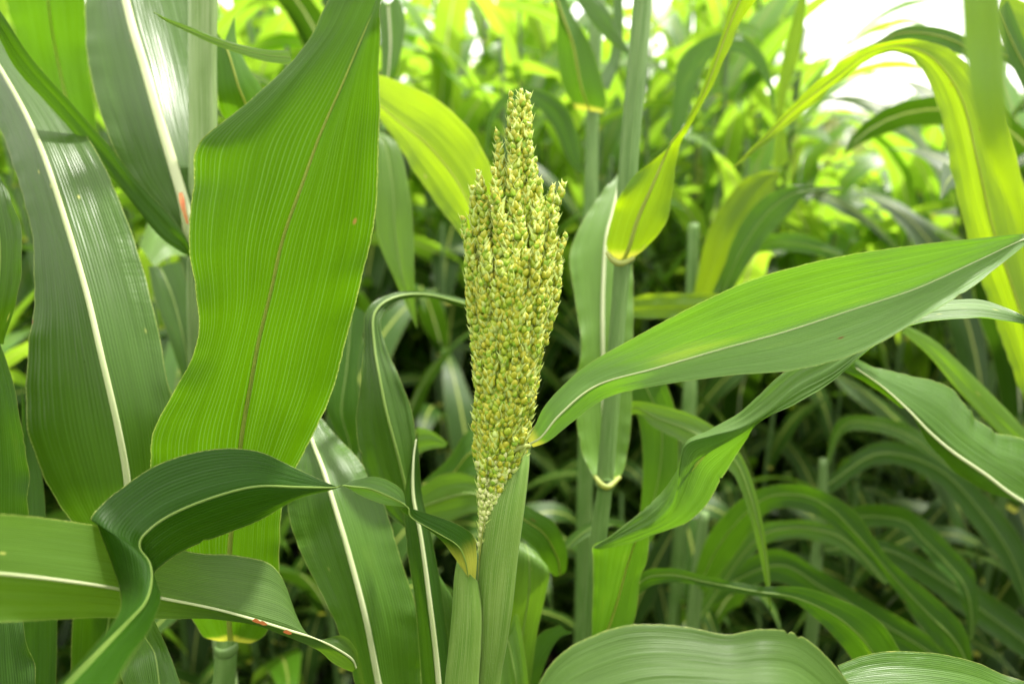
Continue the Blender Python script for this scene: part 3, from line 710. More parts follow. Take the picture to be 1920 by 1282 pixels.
# ================================================================== plants behind the head
jp = plant('sorghum plant behind the seed head with a yellow-green arching backlit leaf', 640, 500, 0.85)
stalk(jp, [(640, -200, .80, 14), (645, 100, .82, 15), (648, 400, .84, 15), (650, 700, .86, 16)])
leaf(jp, [(640, 160, 640, 180, 640, 200, .80), (700, 140, 690, 185, 690, 205, .77, -.006, .006), (760, 158, 750, 230, 735, 255, .74, -.012, .010), (825, 190, 800, 270, 775, 320, .715, -.014, .012), (882, 245, 850, 330, 820, 385, .70, -.014, .012), (918, 310, 890, 400, 862, 438, .69, -.012, .010), (945, 380, 925, 460, 900, 500, .69, -.008, .008), (970, 480, 960, 520, 950, 560, .70)],
     M_bright, M_ribg, (4, 4), bulge=0.05, ripple=.003, label='broad yellow-green leaf arching down behind the seed head', seed=21)
leaf(jp, [(660, 250, 660, 240, 660, 230, .80), (702, 262, 715, 260, 740, 265, .78), (703, 350, 735, 345, 768, 360, .77), (706, 440, 742, 440, 776, 450, .77), (738, 520, 755, 520, 777, 520, .77), (765, 580, 770, 580, 779, 578, .775), (781, 616, 782, 616, 783, 616, .78)],
     M_soft, M_ribs, (3, 2), bulge=0.05, seed=22)
leaf(jp, [(712, 0, 728, 10, 745, -10, .86), (714, 60, 732, 80, 760, 40, .86), (715, 130, 728, 140, 750, 110, .86), (712, 190, 720, 190, 735, 165, .87), (708, 240, 712, 240, 716, 240, .88)], M_glau, M_ribw, (6, 3), seed=23)
leaf(jp, [(640, 560, 660, 570, 690, 590, .70), (612, 680, 650, 690, 672, 680, .68), (610, 760, 640, 770, 675, 760, .67), (640, 830, 655, 830, 680, 820, .67), (655, 878, 658, 878, 662, 876, .67)], M_dark, M_ribs, (3, 2), seed=24)
leaf(jp, [(278, 500, 300, 500, 340, 490, .78), (290, 560, 325, 560, 358, 560, .77), (315, 630, 345, 640, 372, 640, .76), (345, 720, 360, 720, 375, 710, .76)], M_glau, M_ribs, (4, 2), seed=25)
leaf(jp, [(262, 460, 275, 480, 290, 500, .80), (285, 410, 300, 440, 320, 480, .82), (330, 420, 345, 450, 350, 480, .84)], M_soft, None, seed=26)

# ================================================================== stalk right of the seed head
rs = plant('sorghum plant right of the seed head with tall blue-green stalk and twisted leaves', 1112, 1282, 0.60)
stalk(rs, [(1215, -160, .60, 15), (1206, 0, .60, 16), (1195, 130, .60, 17), (1183, 260, .60, 17), (1174, 400, .60, 17), (1170, 490, .60, 14), (1160, 600, .60, 13), (1149, 740, .60, 14), (1137, 890, .60, 14), (1128, 960, .605, 15), (1117, 1060, .61, 15), (1110, 1180, .62, 15), (1106, 1300, .63, 16)])
node_ring(rs, 1135, 905, .60, 17); node_ring(rs, 1169, 484, .60, 18)
sheath(rs, [(1153, 488, 1174, 488, .597, 1.), (1145, 600, 1166, 600, .597, 1.), (1133, 740, 1155, 740, .597, 1.), (1121, 880, 1144, 880, .597, 1.), (1119, 902, 1146, 902, .597, 1.)], M_wax, wrap=1.0, name='leaf_sheath')
sheath(rs, [(1200, -160, 1220, -160, .597, 1.), (1189, 0, 1212, 0, .597, 1.), (1177, 130, 1201, 130, .597, 1.), (1165, 260, 1188, 260, .597, 1.), (1156, 400, 1179, 400, .597, 1.), (1154, 470, 1176, 470, .597, 1.)], M_wax, wrap=1.0, name='leaf_sheath')
# adaxial leaf behind the stalk, from the collar at 1140,900
leaf(rs, [(1118, 898, 1138, 902, 1160, 898, .60, .0, .0), (1098, 868, 1134, 872, 1172, 872, .625, -.008, -.008), (1082, 800, 1132, 790, 1182, 810, .635, -.008, -.008), (1078, 720, 1131, 700, 1186, 720, .645, -.008, -.008), (1090, 650, 1130, 620, 1187, 640, .65, -.006, -.006), (1078, 560, 1131, 540, 1188, 550, .66), (1068, 480, 1136, 450, 1185, 470, .675), (1095, 410, 1148, 400, 1188, 400, .69), (1130, 360, 1160, 350, 1180, 350, .71), (1165, 320, 1170, 315, 1176, 312, .73)],
     M_soft, M_ribw, (10, 5), bulge=0.05, ripple=.004, label='upright grey-green leaf behind the stalk with white midrib', seed=27, base=True, nu=18)
tube('collar', [P(1116, 893, .592), P(1128, 908, .584), P(1142, 912, .582), P(1162, 894, .594)], [px_r(4, .6), px_r(5, .6), px_r(5, .6), px_r(4, .6)], M_collar, rs, ns=10)
# folded backlit leaf at the upper collar
leaf(rs, [(1190, 482, 1170, 486, 1150, 486, .575, .0, .0), (1215, 462, 1180, 462, 1136, 460, .57, .006, .004), (1250, 415, 1196, 410, 1150, 400, .565, .010, .002), (1262, 350, 1222, 350, 1160, 370, .56, .012, .000), (1270, 290, 1248, 290, 1190, 330, .555, .010, .004), (1278, 262, 1262, 262, 1225, 302, .55, .006, .004),
          (1290, 240, 1285, 235, 1262, 268, .545, .004, 0), (1330, 175, 1318, 178, 1300, 205, .54, .004, 0), (1360, 110, 1345, 112, 1325, 140, .535, .006, .002), (1385, 50, 1368, 48, 1350, 70, .53, .008, .002), (1425, -10, 1400, -20, 1375, -5, .525, .008, .002), (1480, -90, 1455, -100, 1430, -90, .52)],
     M_bright, M_ribg, (9, 4), bulge=0.06, ripple=.002, label='folded bright leaf rising to the upper right from the stalk collar', seed=28, base=True, nv=110, nu=16)
tube('collar', [P(1138, 474, .572), P(1150, 488, .568), P(1165, 494, .566), P(1188, 484, .572)], [px_r(4, .57), px_r(6, .57), px_r(6, .57), px_r(4, .57)], M_collar, rs, ns=10)
# long twisted leaf crossing right
tw = leaf(rs, [(1112, 1026, 1118, 1028, 1124, 1029, .500, .002, .002),
               (1150, 1000, 1172, 1004, 1180, 1018, .488, .006, .006),
               (1198, 962, 1236, 975, 1228, 1002, .476, .010, .010),
               (1240, 922, 1262, 945, 1262, 990, .462, .020, .020),
               (1268, 884, 1272, 905, 1292, 977, .452, .020, .026),
               (1276, 856, 1275, 868, 1325, 945, .445, .020, .028),
               (1290, 826, 1288, 832, 1347, 905, .439, .014, .026),
               (1334, 804, 1335, 816, 1372, 866, .432, .016, .022),
               (1382, 776, 1390, 802, 1400, 824, .427, .012, .008),
               (1428, 735, 1438, 775, 1424, 792, .419, .010, .003),
               (1490, 680, 1496, 730, 1492, 758, .410, .006, -.003),
               (1560, 645, 1566, 692, 1560, 716, .404, .004, -.003),
               (1636, 604, 1640, 636, 1632, 652, .400, .010, -.008),
               (1700, 577, 1702, 598, 1700, 612, .398, .014, -.010),
               (1770, 560, 1772, 582, 1780, 597, .398, .016, -.012),
               (1850, 562, 1850, 582, 1855, 597, .398, .016, -.012),
               (1930, 600, 1930, 604, 1930, 612, .398), (1990, 640, 1990, 641, 1990, 643, .398)],
     M_flag, None, bulge=0.04, ripple=.0015, label='long twisted leaf with one bright fold crossing below the wide leaf', seed=29, nv=190, nu=24, pleat=.0005)
leaf(tw, [(1272, 897, 1275, 900, 1278, 903, .4555), (1300, 868, 1303, 871, 1306, 874, .4515), (1330, 838, 1332, 840, 1334, 842, .446), (1358, 814, 1360, 816, 1362, 818, .440)], M_ribg, None, name='midrib', nu=4, nv=12, bulge=.3)
leaf(rs, [(1110, 1215, 1114, 1240, 1120, 1260, .60), (1110, 1165, 1140, 1180, 1185, 1175, .585), (1112, 1105, 1160, 1120, 1200, 1090, .57), (1112, 1050, 1175, 1065, 1214, 1045, .555), (1113, 1024, 1190, 1020, 1216, 1008, .54, .0, .002), (1150, 1012, 1195, 1008, 1214, 1000, .535)],
     M_back, M_ribg, (5, 3), bulge=0.05, ripple=.002, label='short blade base hanging under the twisted leaf', seed=68)
# pale leaf arching right with hanging tip
leaf(rs, [(1150, 770, 1150, 780, 1150, 790, .66), (1186, 752, 1190, 765, 1195, 776, .65), (1240, 760, 1235, 785, 1225, 800, .64), (1300, 778, 1290, 805, 1280, 830, .625), (1350, 808, 1330, 830, 1310, 860, .61), (1385, 845, 1375, 860, 1365, 880, .60), (1412, 905, 1400, 910, 1388, 915, .595), (1430, 980, 1422, 985, 1410, 985, .595), (1442, 1060, 1438, 1065, 1428, 1060, .60), (1447, 1145, 1446, 1146, 1444, 1147, .605)],
     M_soft, M_ribs, (3, 2), bulge=0.06, label='pale leaf arching over and hanging to a sharp tip', seed=30)
leaf(rs, [(1110, 1210, 1112, 1225, 1115, 1240, .62), (1190, 1085, 1192, 1100, 1195, 1118, .62), (1250, 1064, 1250, 1078, 1250, 1092, .61), (1330, 1080, 1330, 1092, 1325, 1100, .60), (1420, 1098, 1415, 1108, 1405, 1115, .60), (1500, 1100, 1490, 1120, 1480, 1125, .60), (1580, 1125, 1560, 1150, 1530, 1160, .605), (1650, 1165, 1610, 1190, 1570, 1200, .61), (1695, 1235, 1650, 1245, 1600, 1240, .62), (1720, 1320, 1680, 1330, 1640, 1320, .63)],
     M_dark, M_ribs, (3, 3), bulge=0.05, ripple=.002, seed=31)
leaf(rs, [(1200, 1000, 1180, 990, 1170, 975, .70), (1150, 985, 1120, 985, 1110, 975, .69), (1080, 1020, 1060, 1030, 1040, 1035, .68), (1010, 1080, 1010, 1110, 1010, 1130, .67), (960, 1180, 970, 1200, 990, 1220, .66)], M_glau, M_ribs, (3, 2), bulge=.06, seed=32)
leaf(rs, [(1190, 1060, 1180, 1080, 1170, 1090, .75), (1205, 900, 1230, 920, 1260, 940, .72), (1200, 800, 1240, 800, 1270, 800, .71), (1180, 735, 1210, 720, 1250, 720, .70), (1190, 690, 1215, 680, 1240, 700, .71)], M_back, M_ribs, (3, 2), bulge=.06, seed=33)

# ================================================================== low leaves between head and stalk
cp = plant('low sorghum plant at bottom centre with pale green leaves behind the sheath', 985, 1400, 0.62)
stalk(cp, [(985, 1180, .62, 12), (985, 1300, .62, 16), (985, 1500, .62, 18)], M_stalkd)
leaf(cp, [(990, 1320, 965, 1320, 940, 1320, .60), (1005, 1200, 980, 1190, 950, 1180, .585), (1022, 1120, 992, 1110, 945, 1080, .575), (1030, 1072, 992, 1050, 955, 1035, .57, .0, .004), (1010, 1040, 985, 1020, 960, 1010, .58)], M_soft, M_ribs, (3, 3), ripple=.001, seed=34)
leaf(cp, [(940, 1240, 950, 1300, 930, 1330, .55), (968, 1150, 950, 1200, 935, 1240, .55), (985, 1230, 965, 1260, 930, 1300, .54), (995, 1320, 975, 1330, 950, 1340, .54)], M_soft, M_ribs, (3, 3), seed=35)
leaf(cp, [(1062, 1070, 1050, 1078, 1040, 1080, .66), (1063, 1030, 1045, 1045, 1020, 1060, .65), (1040, 980, 1020, 1000, 1005, 1030, .64), (1000, 955, 985, 975, 970, 1000, .64), (960, 930, 955, 950, 950, 970, .65)], M_back, M_ribg, (3, 2), seed=36)
leaf(cp, [(1075, 1185, 1060, 1180, 1050, 1170, .60), (1045, 1200, 1030, 1210, 1010, 1190, .60), (1020, 1250, 1000, 1260, 985, 1240, .60), (1000, 1320, 985, 1330, 970, 1320, .61)], M_back, None, seed=37)
leaf(cp, [(785, 915, 790, 950, 800, 985, .70), (830, 888, 835, 935, 840, 978, .70), (880, 890, 885, 925, 890, 960, .70), (940, 930, 940, 945, 940, 960, .71)], M_soft, M_ribs, (5, 4), seed=38)
leaf(cp, [(790, 905, 792, 908, 795, 912, .74), (840, 860, 845, 890, 850, 908, .74), (870, 815, 880, 850, 885, 895, .74), (900, 795, 920, 840, 930, 880, .75), (960, 800, 960, 820, 960, 860, .76)], M_back, M_ribg, (3, 2), seed=39)
leaf(cp, [(782, 800, 783, 825, 784, 850, .72), (810, 808, 810, 822, 808, 842, .72), (840, 830, 838, 833, 836, 838, .72)], M_soft, None, seed=40)

# ================================================================== bottom right near leaves
br = plant('sorghum plant below the bottom edge with broad pale leaf bulging into view at right', 1400, 1600, 0.36)
stalk(br, [(1420, 1480, .34, 26), (1420, 1600, .36, 28), (1420, 1800, .38, 28)])
leaf(br, [(1000, 1300, 1030, 1390, 1080, 1500, .30, .01, -.01), (1030, 1248, 1070, 1350, 1110, 1470, .302, .012, -.012), (1075, 1208, 1120, 1330, 1160, 1450, .304, .014, -.014), (1150, 1176, 1190, 1310, 1220, 1440, .306, .016, -.016), (1215, 1168, 1250, 1300, 1280, 1430, .308, .016, -.016), (1290, 1174, 1320, 1300, 1340, 1430, .31, .016, -.016), (1360, 1188, 1380, 1300, 1400, 1430, .31, .016, -.016), (1430, 1178, 1450, 1300, 1460, 1430, .31, .016, -.016), (1490, 1186, 1500, 1310, 1510, 1430, .312, .016, -.012), (1545, 1225, 1540, 1340, 1540, 1440, .315, .014, -.01), (1605, 1300, 1590, 1380, 1580, 1460, .32, .01, -.006)],
     M_near, M_ribs, (8, 8), bulge=0.05, ripple=.001, label='broad pale leaf rising from the bottom edge with brown-tinged margin', seed=41, nu=20)
leaf(br, [(1570, 1247, 1600, 1290, 1620, 1340, .36, .01, -.01), (1630, 1226, 1650, 1290, 1660, 1350, .36, .012, -.012), (1700, 1220, 1710, 1290, 1720, 1350, .36, .012, -.012), (1790, 1232, 1800, 1300, 1800, 1350, .36, .012, -.012), (1880, 1262, 1880, 1320, 1870, 1360, .36, .01, -.01), (1980, 1300, 1960, 1350, 1940, 1380, .36)],
     M_glau, M_ribs, (6, 6), bulge=0.06, ripple=.003, label='grey-green leaf at the bottom right corner', seed=42)

# ================================================================== right side leaves
rr_ = plant('sorghum plant at the right edge with a dark grey-green leaf sloping down right', 1960, 1200, 0.60)
stalk(rr_, [(2000, 700, .62, 18), (1995, 900, .62, 18), (1990, 1100, .63, 19), (1985, 1300, .64, 20)])
leaf(rr_, [(1990, 950, 1990, 975, 1980, 990, .60), (1930, 832, 1915, 938, 1920, 948, .57, .02, .004), (1862, 808, 1850, 890, 1840, 915, .555, .022, .008), (1815, 765, 1790, 850, 1765, 862, .545, .022, .010), (1775, 722, 1745, 812, 1722, 800, .54, .02, .010), (1700, 702, 1700, 765, 1690, 745, .54, .016, .008), (1640, 688, 1655, 725, 1648, 705, .545, .010, .006), (1600, 672, 1605, 690, 1604, 680, .55)],
     M_glau, M_ribw, (9, 4), bulge=0.06, ripple=.004, label='dark grey-green leaf with yellowish midrib sloping to the right edge', seed=43, nu=18)
leaf(rr_, [(1560, 690, 1570, 680, 1600, 668, .56), (1600, 705, 1620, 700, 1640, 690, .56), (1650, 735, 1670, 740, 1680, 720, .565), (1690, 765, 1700, 765, 1705, 750, .57)], M_back, None, seed=44)
leaf(rr_, [(1960, 850, 1950, 860, 1940, 870, .70), (1890, 770, 1870, 790, 1860, 800, .70), (1820, 700, 1800, 715, 1790, 725, .70), (1755, 640, 1745, 655, 1740, 665, .69), (1700, 610, 1695, 618, 1690, 622, .69)], M_soft, None, seed=45)
# the big arching translucent leaf, upper right
ra = plant('sorghum plant at the right edge with a big yellow-green leaf arching over', 2050, 900, 0.75)
stalk(ra, [(2080, 300, .76, 16), (2070, 600, .76, 17), (2060, 900, .77, 18), (2050, 1200, .78, 19)])
leaf(ra, [(2010, 980, 2030, 960, 2050, 930, .76), (1960, 850, 1990, 840, 2010, 780, .74), (1900, 700, 1945, 690, 1975, 620, .72), (1855, 570, 1905, 560, 1950, 480, .70), (1815, 450, 1865, 440, 1925, 370, .68), (1785, 330, 1835, 310, 1895, 260, .66), (1762, 210, 1805, 190, 1850, 160, .645), (1728, 130, 1755, 115, 1785, 95, .635), (1680, 98, 1695, 88, 1715, 74, .63), (1620, 118, 1630, 100, 1642, 85, .625, .004, -.004), (1555, 170, 1562, 150, 1570, 122, .62, .006, -.006), (1490, 225, 1492, 205, 1500, 182, .615, .006, -.004), (1430, 275, 1432, 262, 1438, 248, .61), (1372, 318, 1373, 316, 1374, 314, .61)],
     M_bright, M_ribg, (5, 2), bulge=0.06, ripple=.003, label='big yellow-green leaf arching over at the right with a shadow across it', seed=46, nv=120, nu=16)
leaf(ra, [(1980, 260, 1985, 240, 1990, 210, .85), (1900, 130, 1905, 118, 1910, 100, .84), (1830, 112, 1832, 95, 1838, 78, .84), (1760, 92, 1762, 68, 1765, 52, .83), (1690, 80, 1692, 62, 1695, 50, .83), (1640, 92, 1640, 85, 1642, 78, .83), (1605, 96, 1606, 95, 1607, 94, .83)], M_back, M_ribg, (3, 2), seed=47)
leaf(ra, [(1960, 160, 1960, 100, 1970, 40, .80), (1920, 110, 1925, 60, 1935, 10, .80), (1885, 60, 1890, 30, 1900, -10, .80), (1870, 20, 1875, 0, 1885, -40, .80)], M_bright, None, seed=48)
leaf(ra, [(1990, 420, 1990, 400, 2000, 360, .75), (1930, 200, 1945, 180, 1960, 140, .74), (1890, 110, 1905, 95, 1920, 70, .74), (1860, 30, 1870, 20, 1890, 0, .74)], M_back, M_ribg, (3, 2), seed=49)
# very near, out of focus leaf
na = plant('sorghum plant beside the camera whose blurred yellow-green leaf hangs down at right', 2300, 300, 0.30)
stalk(na, [(2250, -300, .30, 30), (2260, 100, .30, 32), (2270, 500, .31, 34), (2280, 900, .32, 36)])
leaf(na, [(1760, -160, 1800, -170, 1850, -160, .21), (1796, -40, 1835, -40, 1872, -40, .20), (1806, 80, 1846, 80, 1882, 80, .195), (1822, 190, 1856, 190, 1888, 190, .19), (1850, 290, 1872, 290, 1898, 280, .19), (1888, 370, 1898, 370, 1910, 360, .195), (1916, 432, 1917, 432, 1918, 432, .20)],
     M_bright, None, bulge=0.05, label='out of focus yellow-green leaf hanging close to the camera', seed=50)

# low dark leaves, right
lp = plant('low sorghum plant in the shade at lower right with wavy dark leaves', 1290, 1300, 0.95)
stalk(lp, [(1320, 960, .92, 9), (1308, 1080, .93, 12), (1296, 1200, .95, 13), (1290, 1300, .95, 15)], M_stalkd)
def lowleaf(rows, mat, seed, rib=M_ribs, label=None):
    return leaf(lp, rows, mat, rib, (3, 3), bulge=.06, ripple=.003, seed=seed, label=label)
lowleaf([(1300, 1080, 1310, 1100, 1320, 1110, .92), (1330, 1000, 1350, 1020, 1370, 1050, .89), (1390, 935, 1400, 960, 1415, 985, .86), (1440, 912, 1445, 930, 1450, 955, .84), (1500, 908, 1510, 930, 1500, 955, .82), (1560, 928, 1560, 955, 1560, 985, .80), (1610, 965, 1605, 1000, 1610, 1030, .79), (1640, 1010, 1640, 1040, 1650, 1070, .785), (1675, 1055, 1670, 1075, 1680, 1110, .78), (1760, 1125, 1740, 1150, 1740, 1190, .775), (1810, 1180, 1790, 1200, 1770, 1220, .775), (1826, 1250, 1818, 1252, 1810, 1252, .78)], M_dark, 51)
lowleaf([(1300, 1150, 1310, 1160, 1310, 1170, .98), (1400, 1000, 1410, 1020, 1410, 1040, .97), (1480, 975, 1480, 990, 1480, 1010, .96), (1560, 985, 1560, 1000, 1550, 1020, .95), (1620, 1020, 1610, 1035, 1600, 1045, .94), (1680, 1090, 1660, 1095, 1650, 1090, .94)], M_glau, 52)
lowleaf([(1300, 1120, 1300, 1130, 1300, 1150, 1.0), (1440, 1030, 1450, 1060, 1440, 1090, .98), (1540, 1070, 1540, 1100, 1530, 1130, .97), (1640, 1130, 1640, 1160, 1630, 1190, .96), (1740, 1190, 1740, 1220, 1730, 1250, .95), (1800, 1260, 1800, 1270, 1790, 1280, .95)], M_dark, 53)
lq = plant('sorghum plant in the dark lower right corner with drooping brown-spotted leaves', 1520, 1100, 1.1)
stalk(lq, [(1545, 860, 1.08, 8), (1540, 960, 1.09, 10), (1530, 1060, 1.1, 11), (1525, 1160, 1.1, 12)], M_stalkd)
for rows, mt, sd_ in [
    ([(1545, 990, 1545, 1000, 1545, 1010, 1.08), (1600, 950, 1605, 970, 1605, 990, 1.04), (1680, 948, 1690, 975, 1680, 990, 1.0), (1735, 975, 1730, 1010, 1720, 1020, .98), (1790, 1030, 1775, 1055, 1755, 1060, .97), (1830, 1080, 1810, 1100, 1790, 1095, .96), (1835, 1150, 1822, 1155, 1810, 1150, .96), (1825, 1200, 1822, 1200, 1818, 1200, .96)], M_dark, 54),
    ([(1545, 880, 1545, 890, 1545, 900, 1.08), (1570, 790, 1580, 800, 1580, 815, 1.06), (1640, 780, 1645, 795, 1640, 810, 1.03), (1710, 800, 1710, 820, 1700, 830, 1.0), (1770, 840, 1760, 860, 1750, 860, .99), (1830, 900, 1825, 905, 1815, 900, .98)], M_glau, 55),
    ([(1545, 1020, 1545, 1030, 1545, 1040, 1.08), (1650, 1010, 1660, 1030, 1650, 1050, 1.1), (1760, 1060, 1770, 1090, 1750, 1110, 1.1), (1850, 1110, 1850, 1150, 1830, 1170, 1.1), (1930, 1170, 1930, 1210, 1900, 1220, 1.1), (2000, 1260, 1990, 1270, 1970, 1270, 1.1)], M_dark, 56),
    ([(1550, 900, 1550, 910, 1550, 930, 1.08), (1640, 830, 1650, 850, 1650, 870, 1.12), (1760, 850, 1760, 880, 1750, 900, 1.12), (1850, 930, 1840, 960, 1820, 980, 1.12), (1920, 1020, 1900, 1050, 1880, 1060, 1.12), (1960, 1150, 1940, 1160, 1930, 1160, 1.12)], M_dark, 57)]:
    leaf(lq, rows, mt, M_ribs, (3, 2), bulge=.06, ripple=.004, seed=sd_)

# mid-distance traced plant: stalk and leaves above the head
mp_ = plant('sorghum plant right behind the seed head with a brown-streaked leaf and pale collar', 1105, 900, 1.05)
stalk(mp_, [(1140, -120, 1.0, 13), (1122, 0, 1.0, 13), (1114, 120, 1.0, 12), (1110, 250, 1.01, 12), (1107, 400, 1.02, 13), (1104, 560, 1.03, 13), (1100, 760, 1.05, 14)])
leaf(mp_, [(1080, 205, 1105, 208, 1130, 212, .97), (1055, 160, 1090, 165, 1136, 180, .95, .0, .01), (1043, 90, 1075, 90, 1110, 90, .93, .0, .01), (1045, 30, 1055, 30, 1070, 20, .91, .0, .01), (1030, -20, 1035, -30, 1050, -40, .90), (1010, -80, 1015, -90, 1025, -100, .90)], M_back, M_ribg, (5, 4), label='leaf with a dark brown streak and yellow collar', seed=58, base=True)
leaf(mp_, [(1120, 150, 1130, 160, 1142, 170, .98), (1145, 100, 1155, 110, 1165, 100, 1.0), (1150, 0, 1158, 0, 1168, 0, 1.02), (1150, -80, 1155, -80, 1160, -80, 1.03)], M_back, None, seed=59)
leaf(mp_, [(1080, 0, 1090, -10, 1110, -20, .92), (1115, 50, 1125, 40, 1140, 20, .92), (1150, 85, 1158, 75, 1160, 60, .93), (1185, 108, 1185, 107, 1186, 105, .94)], M_glau, None, seed=60)
leaf(mp_, [(1090, 330, 1090, 325, 1092, 320, 1.04), (1065, 300, 1072, 285, 1085, 260, 1.04), (1035, 235, 1050, 215, 1062, 200, 1.04), (1000, 195, 1010, 180, 1015, 168, 1.04), (960, 190, 960, 175, 960, 168, 1.05), (925, 230, 922, 222, 918, 215, 1.06), (915, 290, 913, 290, 910, 290, 1.06)], M_back, None, seed=61)
sp_ = plant('sorghum plant at centre right with broad bright leaves spreading low', 1290, 700, 1.15)
stalk(sp_, [(1300, 420, 1.15, 10), (1298, 520, 1.15, 11), (1295, 650, 1.16, 12), (1290, 800, 1.16, 13)])
for rows, mt, sd_ in [
    ([(1290, 700, 1295, 700, 1305, 700, 1.14), (1300, 560, 1320, 570, 1345, 580, 1.12), (1330, 430, 1360, 450, 1390, 470, 1.1), (1380, 350, 1400, 380, 1430, 410, 1.1), (1420, 325, 1435, 340, 1450, 360, 1.1), (1460, 320, 1460, 325, 1462, 332, 1.1)], M_bright, 62),
    ([(1345, 560, 1348, 570, 1352, 580, 1.0), (1370, 460, 1385, 480, 1400, 500, .98), (1410, 390, 1430, 410, 1445, 440, .97), (1460, 355, 1475, 370, 1480, 400, .96), (1510, 350, 1515, 358, 1515, 365, .96), (1580, 350, 1580, 353, 1580, 356, .97)], M_back, 63),
    ([(1180, 560, 1180, 575, 1180, 595, .85), (1220, 550, 1220, 572, 1220, 597, .85), (1300, 549, 1300, 570, 1300, 596, .86), (1360, 552, 1360, 570, 1360, 590, .88), (1420, 560, 1420, 570, 1420, 580, .9)], M_bright, 64),
    ([(1330, 560, 1332, 570, 1336, 580, 1.0), (1380, 460, 1390, 475, 1395, 490, 1.0), (1440, 440, 1450, 455, 1450, 470, .98), (1510, 440, 1515, 460, 1510, 475, .97), (1580, 470, 1580, 480, 1580, 490, .97)], M_back, 65),
    ([(1255, 300, 1262, 290, 1272, 270, 1.0), (1262, 190, 1275, 170, 1300, 180, 1.0), (1275, 110, 1300, 110, 1320, 130, 1.0), (1330, 68, 1340, 80, 1345, 100, 1.0), (1390, 62, 1392, 78, 1385, 100, 1.0), (1430, 100, 1420, 110, 1410, 118, 1.0), (1448, 160, 1444, 160, 1438, 160, 1.0), (1455, 215, 1453, 215, 1451, 215, 1.0)], M_back, 66),
    ([(1480, 300, 1470, 310, 1450, 320, 1.1), (1470, 200, 1465, 200, 1455, 200, 1.1), (1500, 100, 1480, 100, 1465, 120, 1.1), (1512, 10, 1500, 15, 1488, 30, 1.1), (1520, -20, 1512, -22, 1505, -25, 1.1)], M_bright, 67)]:
    leaf(sp_, rows, mt, M_ribs if sd_ in (63, 65) else None, (2, 2), bulge=.06, ripple=.003, seed=sd_)

# ================================================================== the field behind: plants grown by rule
def blade(rn, L, W, a0, droop, nvv, nuu, twist=0.0, side=0.0):
    """a leaf from the origin growing along +X/+Z; returns verts, faces, uvs"""
    v, uv, f = [], [], []
    x = y = z = 0.0; seg = L/nvv
    inc = a0; azd = 0.0; k1 = rn.uniform(0, 50)
    for i in range(nvv+1):
        t = i/nvv
        wv = W*0.5*min(1, 0.45+2.2*t)*(1-max(0, (t-0.42)/0.58)**1.7) + 0.0006
        tx, tz = math.sin(inc), math.cos(inc)
        dirv = Vector((tx*math.cos(azd), tx*math.sin(azd), tz))
        sidev = Vector((-math.sin(azd), math.cos(azd), 0))
        nv_ = sidev.cross(dirv)
        tw = twist*t*t
        s2 = sidev*math.cos(tw)+nv_*math.sin(tw); n2 = s2.cross(dirv)
        for j in range(nuu+1):
            s_ = j/nuu*2-1
            fold = 0.20*(1-t)*wv*abs(s_)
            rip = 0.13*wv*noise.noise(Vector((t*7+k1, 5*(s_ > 0), 0)))*abs(s_)**2*2
            p = Vector((x, y, z))+s2*(wv*s_)-n2*(-fold-rip)
            v.append(p); uv.append((j/nuu, t*L))
        x += dirv.x*seg; y += dirv.y*seg; z += dirv.z*seg
        inc += droop/nvv*(0.4+1.4*t); azd += side/nvv
    for i in range(nvv):
        for j in range(nuu):
            a = i*(nuu+1)+j; f.append((a, a+1, a+nuu+2, a+nuu+1))
    return v, f, uv
M_stalkg = simple('stalk_field', (0.075, 0.14, 0.035), (0.045, 0.09, 0.02), 0.5, 8)
M_tassel = simple('panicle_blurred', (0.48, 0.45, 0.14), (0.34, 0.36, 0.08), 0.6, 400)
